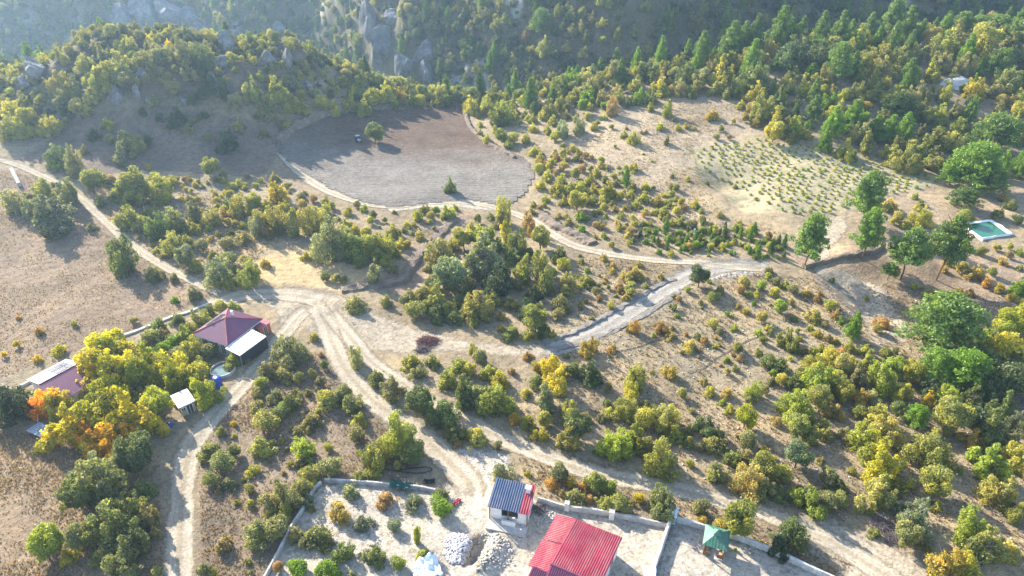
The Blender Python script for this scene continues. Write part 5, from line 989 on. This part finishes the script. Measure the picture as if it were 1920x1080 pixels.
wall('stone_wall', [(603, 908), (590, 918), (570, 955), (548, 990), (522, 1040), (495, 1090), (470, 1140)], 0.42, 0.7, 'pale_stone', 'low pale stone wall falling along the shrubs beside the yard')
wall('stone_wall', [(610, 903), (660, 906), (720, 911), (780, 916), (825, 924)], 0.45, 0.7, 'pale_stone', 'low pale stone wall along the yard top with green netting')
wall('stone_wall', [(1008, 940), (1060, 955), (1120, 963), (1190, 976), (1252, 990)], 0.45, 0.9, 'concrete', 'rough concrete yard wall from the shed to the blue painted corner')
wall('stone_wall', [(1256, 980), (1246, 1010), (1236, 1040), (1222, 1080), (1205, 1130)], 0.55, 1.2, 'pale_stone', 'tall whitewashed wall parting the house yard from the gazebo terrace')
wall('stone_wall', [(1268, 978), (1330, 996), (1390, 1014), (1450, 1038), (1510, 1066), (1580, 1100), (1640, 1140)], 0.5, 1.0, 'pale_stone', 'long whitewashed wall behind the green roofed gazebo')
p = P(1262, 966, .9); o = empty('blue_pillar', (p[0], p[1], HG(p[0], p[1])), -0.35); tag(o, 'pale blue painted block where the two whitewashed walls meet', 'pillar')
MB().box(-.5, .5, -.9, .9, -.6, 1.6).build('block', 'tarp_blue', o); MB().box(-.56, .56, -.96, .96, 1.6, 1.72).build('cap', 'white_sheet', o)
wall('garden_wall', [(30, 730), (90, 700), (160, 668), (217, 636), (283, 611), (345, 588), (395, 568)], 0.8, 0.35, 'concrete', 'low pale concrete channel wall along the top of the garden')
wall('terrace_wall', [(1506, 503), (1535, 495), (1565, 487), (1600, 480), (1630, 474), (1655, 465)], 1.3, 1.0, 'earth_bank', 'curved earth terrace wall beneath the tall pines', rough=0.2)
wall('concrete_kerb', [(24, 322), (38, 350)], 1.0, 1.2, 'concrete', 'short concrete kerb by the grassy path under the hill')
wall('earth_bank', [(1040, 655), (1090, 643), (1150, 620), (1200, 596), (1245, 568), (1275, 548)], 2.4, 0.25, 'grey_bank', 'dark bank on the lower side of the bulldozed track', 'earth bank', 'structure', 0.4, 0.4)
wall('earth_bank', [(1020, 640), (1075, 622), (1130, 595), (1180, 566), (1225, 540), (1265, 522)], 2.6, 0.3, 'grey_bank', 'rough spoil bank on the upper side of the bulldozed track', 'earth bank', 'structure', 0.45, 0.4)
wall('earth_bank', [(520, 270), (545, 243), (590, 220), (640, 205), (665, 203)], 3.4, 1.5, 'earth_bank', 'dark cut earth bank between hill and ploughed field', 'earth bank', 'structure', 0.3, 0.5)
wall('earth_bank', [(872, 205), (882, 240), (920, 272), (965, 297)], 2.0, 0.8, 'earth_bank', 'brown earth bank at the shrubby edge of the ploughed field', 'earth bank', 'structure', 0.35, 0.5)
wall('earth_bank', [(1010, 400), (1045, 425), (1090, 445), (1110, 458)], 4.2, 0.7, 'earth_bank', 'brown earth bank above the narrow track bend', 'earth bank', 'structure', 0.4, 0.5)
wall('earth_bank', [(640, 545), (690, 535), (740, 528), (770, 500), (800, 460), (850, 415)], 4.5, 0.5, 'earth_bank', 'brown earth bank above the oak clump', 'earth bank', 'structure', 0.4, 0.5)

# ------------------------------------------------------------------ ponds, tanks and yard things
POND = P(1849, 432)
oc = wpoly([(1280+x/3, 360+y/3) for x, y in ((1555, 172), (1745, 150), (1872, 235), (1680, 281))]); ic = wpoly([(1280+x/3, 360+y/3) for x, y in ((1582, 183), (1730, 166), (1830, 245), (1682, 264))])
pz = float(HG(POND[0], POND[1])); pr = empty('lined_pond', (POND[0], POND[1], pz)); tag(pr, 'green water pond with white plastic liner on the far slope', 'pond')
def loc(w, z): return [(p[0]-POND[0], p[1]-POND[1], z) for p in w]
def sub(w, n=6):
    o = []
    for i in range(4):
        for k in range(n): o.append(w[i]*(1-k/n)+w[(i+1) % 4]*(k/n))
    return np.array(o)
so, si = sub(oc), sub(ic); so = so+0.2*RNG.normal(size=so.shape); n_ = len(so); mid = (so*.45+si*.55)
vv = loc(so*1.0, -.5)+[(x, y, z+.5*float(RNG.random())*.3) for x, y, z in loc(mid, .32)]+loc(si, .22)+loc(si*.98+.02*ic.mean(0), -.6)
ff = [(k*n_+i, k*n_+(i+1) % n_, (k+1)*n_+(i+1) % n_, (k+1)*n_+i) for k in range(3) for i in range(n_)]
obj('liner', meshdata('liner', vv, ff, 'liner_white'), pr)
obj('water', meshdata('water', loc(si, .14), [tuple(range(n_))], 'pond_water'), pr)
p = P(419, 697); R_ = 24*math.hypot(p[0], p[1], CAM_H)/FPX*0.86; o = empty('round_tank', (p[0], p[1], HG(p[0], p[1]))); tag(o, 'round concrete water tank beside the garden track', 'water tank'); print('tank r', R_)
b = MB(); n_ = 40
ring = lambda r, z: [(r*math.cos(2*math.pi*i/n_), r*math.sin(2*math.pi*i/n_), z) for i in range(n_)]
b.add(ring(R_, -.6)+ring(R_, .75)+ring(R_-.16, .75)+ring(R_-.16, -.4), [(k*n_+i, k*n_+(i+1) % n_, (k+1)*n_+(i+1) % n_, (k+1)*n_+i) for k in range(3) for i in range(n_)]); b.build('rim', 'concrete', o)
MB().add(ring(R_-.17, .42), [tuple(range(n_))]).build('water', 'tank_water', o)
def barrel(px, py, r, h, m, label, name='water_barrel', capm='white_sheet'):
    p = P(px, py, h/2); o = empty(name, (p[0], p[1], HG(p[0], p[1]))); tag(o, label, 'barrel'); b = MB(); n = 20; pr = [(0.93, 0), (1, .06), (1, .3), (.97, .33), (1, .36), (1, .62), (.97, .65), (1, .68), (1, .9), (.86, 1.0)]
    v = [(r*a*math.cos(2*math.pi*i/n), r*a*math.sin(2*math.pi*i/n), -0.05+h*z) for a, z in pr for i in range(n)]
    f = [(k*n+i, k*n+(i+1) % n, (k+1)*n+(i+1) % n, (k+1)*n+i) for k in range(len(pr)-1) for i in range(n)]+[tuple((len(pr)-1)*n+i for i in range(n))]
    b.add(v, f); b.build('body', m, o, True); MB().bar((0, 0, h-.06), (0, 0, h+.02), r*.45, r*.4, 14).build('lid', capm, o)
barrel(405, 716, 0.95, 1.9, 'blue_plastic', 'big blue plastic water barrel beside the round tank')
barrel(318.5, 796, 0.35, 0.9, 'blue_plastic', 'small blue barrel at the end of the yellow plank'); 
p = P(304, 797); o = MB().slab([(-1.9, -.22, .55), (1.9, -.22, .5), (1.9, .22, .5), (-1.9, .22, .55)], .06).box(-1.6, -1.4, -.2, .2, -.1, .48).box(1.4, 1.6, -.2, .2, -.1, .44)
e = empty('plank_bench', (p[0], p[1], HG(p[0], p[1])), 0.5); o.build('plank', 'pale_timber', e); tag(e, 'yellowish plank laid low under the walnut trees', 'plank')
# slatted pallet rack
p = P(78, 811); o = empty('slatted_rack', (p[0], p[1], HG(p[0], p[1])), -0.45); tag(o, 'pale blue slatted rack at the edge of the walnut garden', 'rack')
for i in range(8): MB().box(-1.75+i*.47, -1.75+i*.47+.3, -1.1, 1.1, .62, .68).build('slat', 'pallet_wood', o)
for y in (-.95, .95): MB().box(-1.8, 1.9, y-.06, y+.06, .50, .615).build('bearer', 'pallet_wood', o)
for x in (-1.6, 1.6):
    for y in (-.95, .95): MB().box(x-.06, x+.06, y-.06, y+.06, -.2, .50).build('leg', 'pallet_wood', o)
MB().bar((-1.9, .9, .7), (-2.6, 1.7, 1.5), .05, .05).build('draw_bar', 'galvanised', o)
# green netting on the wall, red sheet, white sheet, bucket-size clutter
def cloth(name, px, py, w, d, m, label, rz=0.0, h0=0.3, sag=0.25, cat='tarp', seed=1):
    p = P(px, py); n = 10; v = []; f = []; z0 = float(HG(p[0], p[1])); c_, s_ = math.cos(rz), math.sin(rz)
    for i in range(n+1):
        for j in range(n+1):
            x = (i/n-.5)*w; y = (j/n-.5)*d; X_ = p[0]+x*c_-y*s_; Y_ = p[1]+x*s_+y*c_
            z = float(HG(X_, Y_))-z0+h0+sag*float(fbm(np.array([i*.5+seed*7]), np.array([j*.5]), seed, 3)[0])+0.05; v.append((x, y, max(z, float(HG(X_, Y_))-z0+.03)))
    for i in range(n):
        for j in range(n): f.append((i*(n+1)+j, (i+1)*(n+1)+j, (i+1)*(n+1)+j+1, i*(n+1)+j+1))
    o = obj(name, meshdata(name, v, f, m, smooth=True)); o.location = (p[0], p[1], z0); o.rotation_euler = (0, 0, rz); md = o.modifiers.new('cloth', 'SOLIDIFY'); md.thickness = 0.02
    return tag(o, label, cat)
cloth('shade_net', 752, 916, 3.3, 1.5, 'tarp_green', 'dark green shade netting sagging over the yard wall', -0.1, 0.75, 0.7, 'netting', 3)
cloth('red_sheet', 857, 943, 0.6, 1.5, 'red_paint', 'red sheet lying by the yard gate', -0.6, 0.25, 0.3, 'sheet', 4)
cloth('white_sheet', 800, 1072, 3.6, 3.4, 'white_sheet', 'crumpled white sheet over spoil near the stone heap', 0.4, 0.6, 0.9, 'sheet', 5)
cloth('white_sheet', 1245, 960, 3.0, 2.2, 'white_rubble', 'pale sand heap behind the yard wall', 0.2, 0.35, 0.8, 'sand heap', 6)
cloth('dark_tarp', 804, 905, 1.8, 0.9, 'rubber', 'dark tarp bundle beside the gate end of the wall', 0.1, 0.3, 0.5, 'tarp', 8)
for px, py, s, lab in ((1063, 948, .62, 'white block standing on the rough concrete yard wall'), (1147, 964, .7, 'white block standing on the concrete wall near the blue corner')):
    p = P(px, py, .9); o = empty('white_block', (p[0], p[1], HG(p[0], p[1])), -.2); MB().box(-s/2, s/2, -s/2, s/2, -.2, 1.5).build('block', 'white_plaster', o); MB().box(-s/2-.04, s/2+.04, -s/2-.04, s/2+.04, 1.5, 1.58).build('cap', 'concrete', o); tag(o, lab, 'block')
# fence posts along the yard wall
for k, (px, py) in enumerate(((1022, 938), (1090, 950), (1120, 955), (1176, 962), (1210, 970), (690, 902), (760, 906), (830, 915))):
    p = P(px, py, 0.9); o = MB().bar((0, 0, -.3), (0, 0, 1.9), .035, .03).build('fence_post', 'galvanised'); o.location = (p[0], p[1], HG(p[0], p[1])); tag(o, 'thin metal post standing along the yard wall', 'post', 'posts along the yard wall')
# hose
def tube(name, px, r, m, label, cat):
    ln = catmull(wpoly(px), .4); b = MB(); z = HG(ln[:, 0], ln[:, 1])+.10
    for i in range(len(ln)-1): b.bar((*ln[i], z[i]), (*ln[i+1], z[i+1]), r, r, 5)
    return tag(b.build(name, m), label, cat)
tube('hose', [(715, 880), (745, 884), (780, 888), (805, 885), (810, 880), (800, 877), (770, 879), (750, 882)], .06, 'rubber', 'black hose coiled on the ground above the yard wall', 'hose')
tube('irrigation_pipe', [(1290, 700), (1320, 690), (1350, 668), (1400, 640), (1440, 625)], .05, 'rubber', 'thin black pipe crossing the slope below the bulldozed track', 'pipe')
tube('irrigation_pipe', [(1120, 665), (1180, 655), (1230, 640), (1275, 628)], .05, 'rubber', 'thin black pipe crossing the slope near the orange shrubs', 'pipe')
# brushwood and stone heaps
def brush(px, py, w, h, n, m, label, seed):
    rr = random.Random(seed); p = P(px, py); b = MB()
    for i in range(n):
        a = rr.uniform(0, 6.28); d = w/2*rr.random()**.6; x, y = math.cos(a)*d, math.sin(a)*d*.75; zz = h*(1-d/(w/2))*rr.random(); l = rr.uniform(.4, 1.3); a2 = rr.uniform(0, 6.28)
        b.bar((x, y, zz), (x+math.cos(a2)*l, y+math.sin(a2)*l, zz+rr.uniform(-.1, .5)), rr.uniform(.025, .06), .012, 4)
    o = b.build('brushwood_heap', m); o.location = (p[0], p[1], HG(p[0], p[1])); tag(o, label, 'brush heap', kind='stuff')
brush(803, 641, 4.4, 1.1, 420, 'purple_twigs', 'heap of dark reddish cut branches by the junction', 3)
brush(791, 656, 2.4, .8, 200, 'grey_twigs', 'small heap of grey cut branches by the junction', 4)
brush(1655, 985, 3.2, .8, 300, 'grey_twigs', 'heap of dark burnt branches on the lower slope', 5); brush(1675, 1012, 2.4, .7, 220, 'grey_twigs', 'loose dark branches beside the lower slope heap', 6)
brush(1010, 955, 2.6, .5, 120, 'grey_twigs', 'tangle of scrap sticks beside the yard shed', 7)
pebbles('heap of whitish quarry stone in the yard', wp((833, 1012), (850, 1000), (875, 1003), (886, 1018), (880, 1040), (868, 1058), (845, 1058), (832, 1040)), 1100, (.12, .55), 51, 'white_rubble', 'rubble', 0.35)
pebbles('loose stones thrown up round the yard pit', wp((895, 1002), (925, 1000), (960, 1020), (965, 1060), (920, 1070), (890, 1070), (900, 1040)), 420, (.08, .6), 52, 'pale_stone', 'rubble')
pebbles('scattered stones over the walled yard', wp((605, 915), (830, 925), (920, 980), (1200, 1000), (1180, 1070), (520, 1070)), 900, (.06, .28), 53, 'white_rubble')
pebbles('rubble scraps beside the yard shed', wp((995, 945), (1040, 950), (1045, 975), (1005, 985)), 160, (.1, .5), 54, 'concrete', 'rubble')
pebbles('pale stones scattered on the scrubby slope', wp((1080, 480), (1500, 520), (1920, 560), (1990, 1080), (1640, 1000), (1300, 900), (950, 800), (1020, 670)), 1500, (.10, .5), 55, 'pale_stone')
pebbles('pale stones strewn along the gravelly track to the yard', wp((850, 845), (900, 838), (950, 855), (960, 890), (900, 900), (860, 880)), 500, (.06, .3), 56, 'white_rubble')
pebbles('grey scree stones on the wooded hill', hillpoly, 700, (.4, 1.6), 57, 'limestone', 'rubble')
pebbles('grey scree on the mountain across the gorge', np.array([(-260, 300), (-40, 305), (40, 300), (60, 345), (-60, 370), (-240, 400)]), 900, (.5, 2.0), 58, 'limestone', 'rubble')
# white vehicle at the wall
p = P(1209, 1066, 1.5); o = empty('white_van', (p[0]+.35, p[1]-1.6, HG(p[0], p[1]-1.6)), math.radians(-14)); tag(o, 'small white van parked along the whitewashed wall', 'van')
hwid = .78
def loft(secs):
    b = MB(); n = len(secs[0][1]); v = [(x, y, z) for y, pr_ in secs for x, z in pr_]
    f = [(k*n+i, k*n+(i+1) % n, (k+1)*n+(i+1) % n, (k+1)*n+i) for k in range(len(secs)-1) for i in range(n)]+[tuple(range(n))[::-1], tuple((len(secs)-1)*n+i for i in range(n))]
    return b.add(v, f)
def sec(w, z0, z1, t): return [(-w, z0), (w, z0), (w, (z0+z1)/2), (w*.97, z1-.12), (w*t, z1), (-w*t, z1), (-w*.97, z1-.12), (-w, (z0+z1)/2)]
loft([(-2.1, sec(hwid*.9, .35, .85, .9)), (-1.9, sec(hwid, .3, 1.0, .9)), (-1.15, sec(hwid, .3, 1.1, .9)), (-.55, sec(hwid, .3, 1.75, .8)), (1.5, sec(hwid, .3, 1.8, .8)), (1.75, sec(hwid*.97, .35, 1.7, .8))]).build('body', 'vehicle_white', o)
MB().add([(-.66, -1.16, 1.14), (.66, -1.16, 1.14), (.6, -.60, 1.74), (-.6, -.60, 1.74)], [(0, 1, 2, 3)]).build('windscreen', 'dark_glass', o)
MB().add([(-.6, 1.775, 1.15), (.6, 1.775, 1.15), (.55, 1.72, 1.6), (-.55, 1.72, 1.6)], [(0, 3, 2, 1)]).build('rear_window', 'dark_glass', o)
for s in (-1, 1):
    MB().add([(s*.795, -.6, 1.12), (s*.795, .5, 1.12), (s*.775, .5, 1.6), (s*.775, -.45, 1.6)], [(0, 1, 2, 3)]).build('side_window', 'dark_glass', o)
    for y in (-1.35, 1.1): MB().bar((s*.66, y, .31), (s*.80, y, .31), .31, .31, 16).build('wheel', 'rubber', o)
    MB().box(s*.55-.14, s*.55+.14, -2.12, -2.06, .62, .78).build('headlight', 'galvanised', o)
# tractor in the ploughed field
p = P(672, 266); o = empty('tractor', (p[0], p[1], HG(p[0], p[1])+.08), 0.5); o.scale = (.8, .8, .8); tag(o, 'small tractor parked in the ploughed field beside the lone tree', 'tractor')
MB().box(-.45, .45, -1.9, -.2, .75, 1.45).box(-.35, .35, -.2, 1.2, .6, 1.0).build('bonnet', 'pallet_wood', o); cb = MB().box(-.7, .7, -.1, 1.2, 1.0, 2.3).build('cab', 'dark_glass', o); MB().box(-.85, .85, -.25, 1.35, 2.3, 2.42).build('roof', 'pallet_wood', cb)
for s in (-1, 1):
    MB().bar((s*.55, .75, .72), (s*.95, .75, .72), .78, .78, 18).build('rear_wheel', 'rubber', o); MB().bar((s*.55, -1.45, .42), (s*.85, -1.45, .42), .45, .45, 16).build('front_wheel', 'rubber', o)
MB().bar((.25, -1.2, 1.4), (.25, -1.2, 2.1), .05, .05).build('exhaust', 'dark_cladding', o)
# little marker in the young pines
p = P(1300, 437, .6); o = empty('white_marker', (p[0], p[1], HG(p[0], p[1])), .4); MB().bar((0, 0, -.2), (.25, 0, 1.7), .09, .07).build('post', 'white_sheet', o); MB().box(.05, .5, -.04, .04, 1.2, 1.7).build('board', 'white_sheet', o); tag(o, 'white leaning marker post among bright green young pines', 'marker')
# ------------------------------------------------------------------ rock outcrops
RL = {'a': ('grey limestone cliff block above the wooded hilltop', 'cliff blocks above the hilltop'), 'b': ('blue grey limestone crag at the hill shoulder', 'crags at the hill shoulder'), 'c': ('pale rock outcrop among shrubs on the shaded hillside', 'outcrops on the shaded hillside'),
      'd': ('tall limestone cliff block on the spur across the gorge', 'cliff blocks across the gorge'), 'e': ('low limestone ledge in the shaded gorge', 'ledges in the gorge'), 'f': ('white bare rock slab showing in the mixed wood', 'bare rock slab')}
for i, q in enumerate(RK):
    w = q[2]*rt[i]/FPX; h = q[3]*rt[i]/FPX*1.15; o = obj('rock_outcrop', ROCKM[i % 4]); o.location = (rp[i, 0], rp[i, 1]+w*.15, rp[i, 2]+h*.10); o.scale = (w*1.4, w*1.2, h*1.5); o.rotation_euler = (RNG.uniform(-.2, .2), RNG.uniform(-.25, .25), RNG.uniform(-.5, .5))
    if q[4] == 'f': o.material_slots[0].link = 'OBJECT'; o.material_slots[0].material = M['white_rubble']
    tag(o, RL[q[4]][0], 'rock', RL[q[4]][1])

# ------------------------------------------------------------------ the hazy air
m = bpy.data.materials.new('haze'); m.use_nodes = True; nt = m.node_tree; nt.nodes.remove(nt.nodes['Principled BSDF'])
v = N(nt, 'ShaderNodeVolumePrincipled'); v.inputs['Color'].default_value = (0.50, 0.74, 1.0, 1); v.inputs['Density'].default_value = 0.0002; v.inputs['Anisotropy'].default_value = 0.45
L(nt, v.outputs[0], nt.nodes['Material Output'].inputs['Volume'])
zlo = float(gz.min())-1; zhi = max(float(gz.max()), CAM_H)+12
hz = MB().box(-1520, 1520, -270, 1530, zlo, zhi).build('haze', m); tag(hz, 'thin bluish sunlit haze filling the valley air', 'haze', kind='stuff')

# ------------------------------------------------------------------ look-alikes are told apart by counting out from something one can find
LM = {'pond': POND[:2], 'gazebo': gz_.location[:2], 'blue roofed shed': sh.location[:2], 'hipped roof house': hr.location[:2], 'gabled house': gh.location[:2], 'tractor': P(672, 266)[:2], 'reddish brush heap': P(803, 641)[:2], 'planted rows': P(1480, 330)[:2]}
ORD = 'first second third fourth fifth sixth seventh eighth ninth tenth eleventh twelfth thirteenth fourteenth fifteenth sixteenth seventeenth eighteenth nineteenth twentieth'.split()
byl = {}
for o in SC.objects:
    if o.parent is None and 'label' in o and o.get('kind') is None: byl.setdefault(o['label'], []).append(o)
for lab, os_ in byl.items():
    if not 2 <= len(os_) <= 20: continue
    c = np.mean([o.location[:2] for o in os_], axis=0)
    for nm in sorted(LM, key=lambda k: np.linalg.norm(np.array(LM[k])-c)):
        if nm in lab or len(lab.split())+len(nm.split())+3 > 16: continue
        for k, o in enumerate(sorted(os_, key=lambda o: np.hypot(o.location[0]-LM[nm][0], o.location[1]-LM[nm][1]))):
            if not o.get('group'): o['group'] = lab
            o['label'] = f"{lab}, {ORD[k]} from the {nm}"
        break
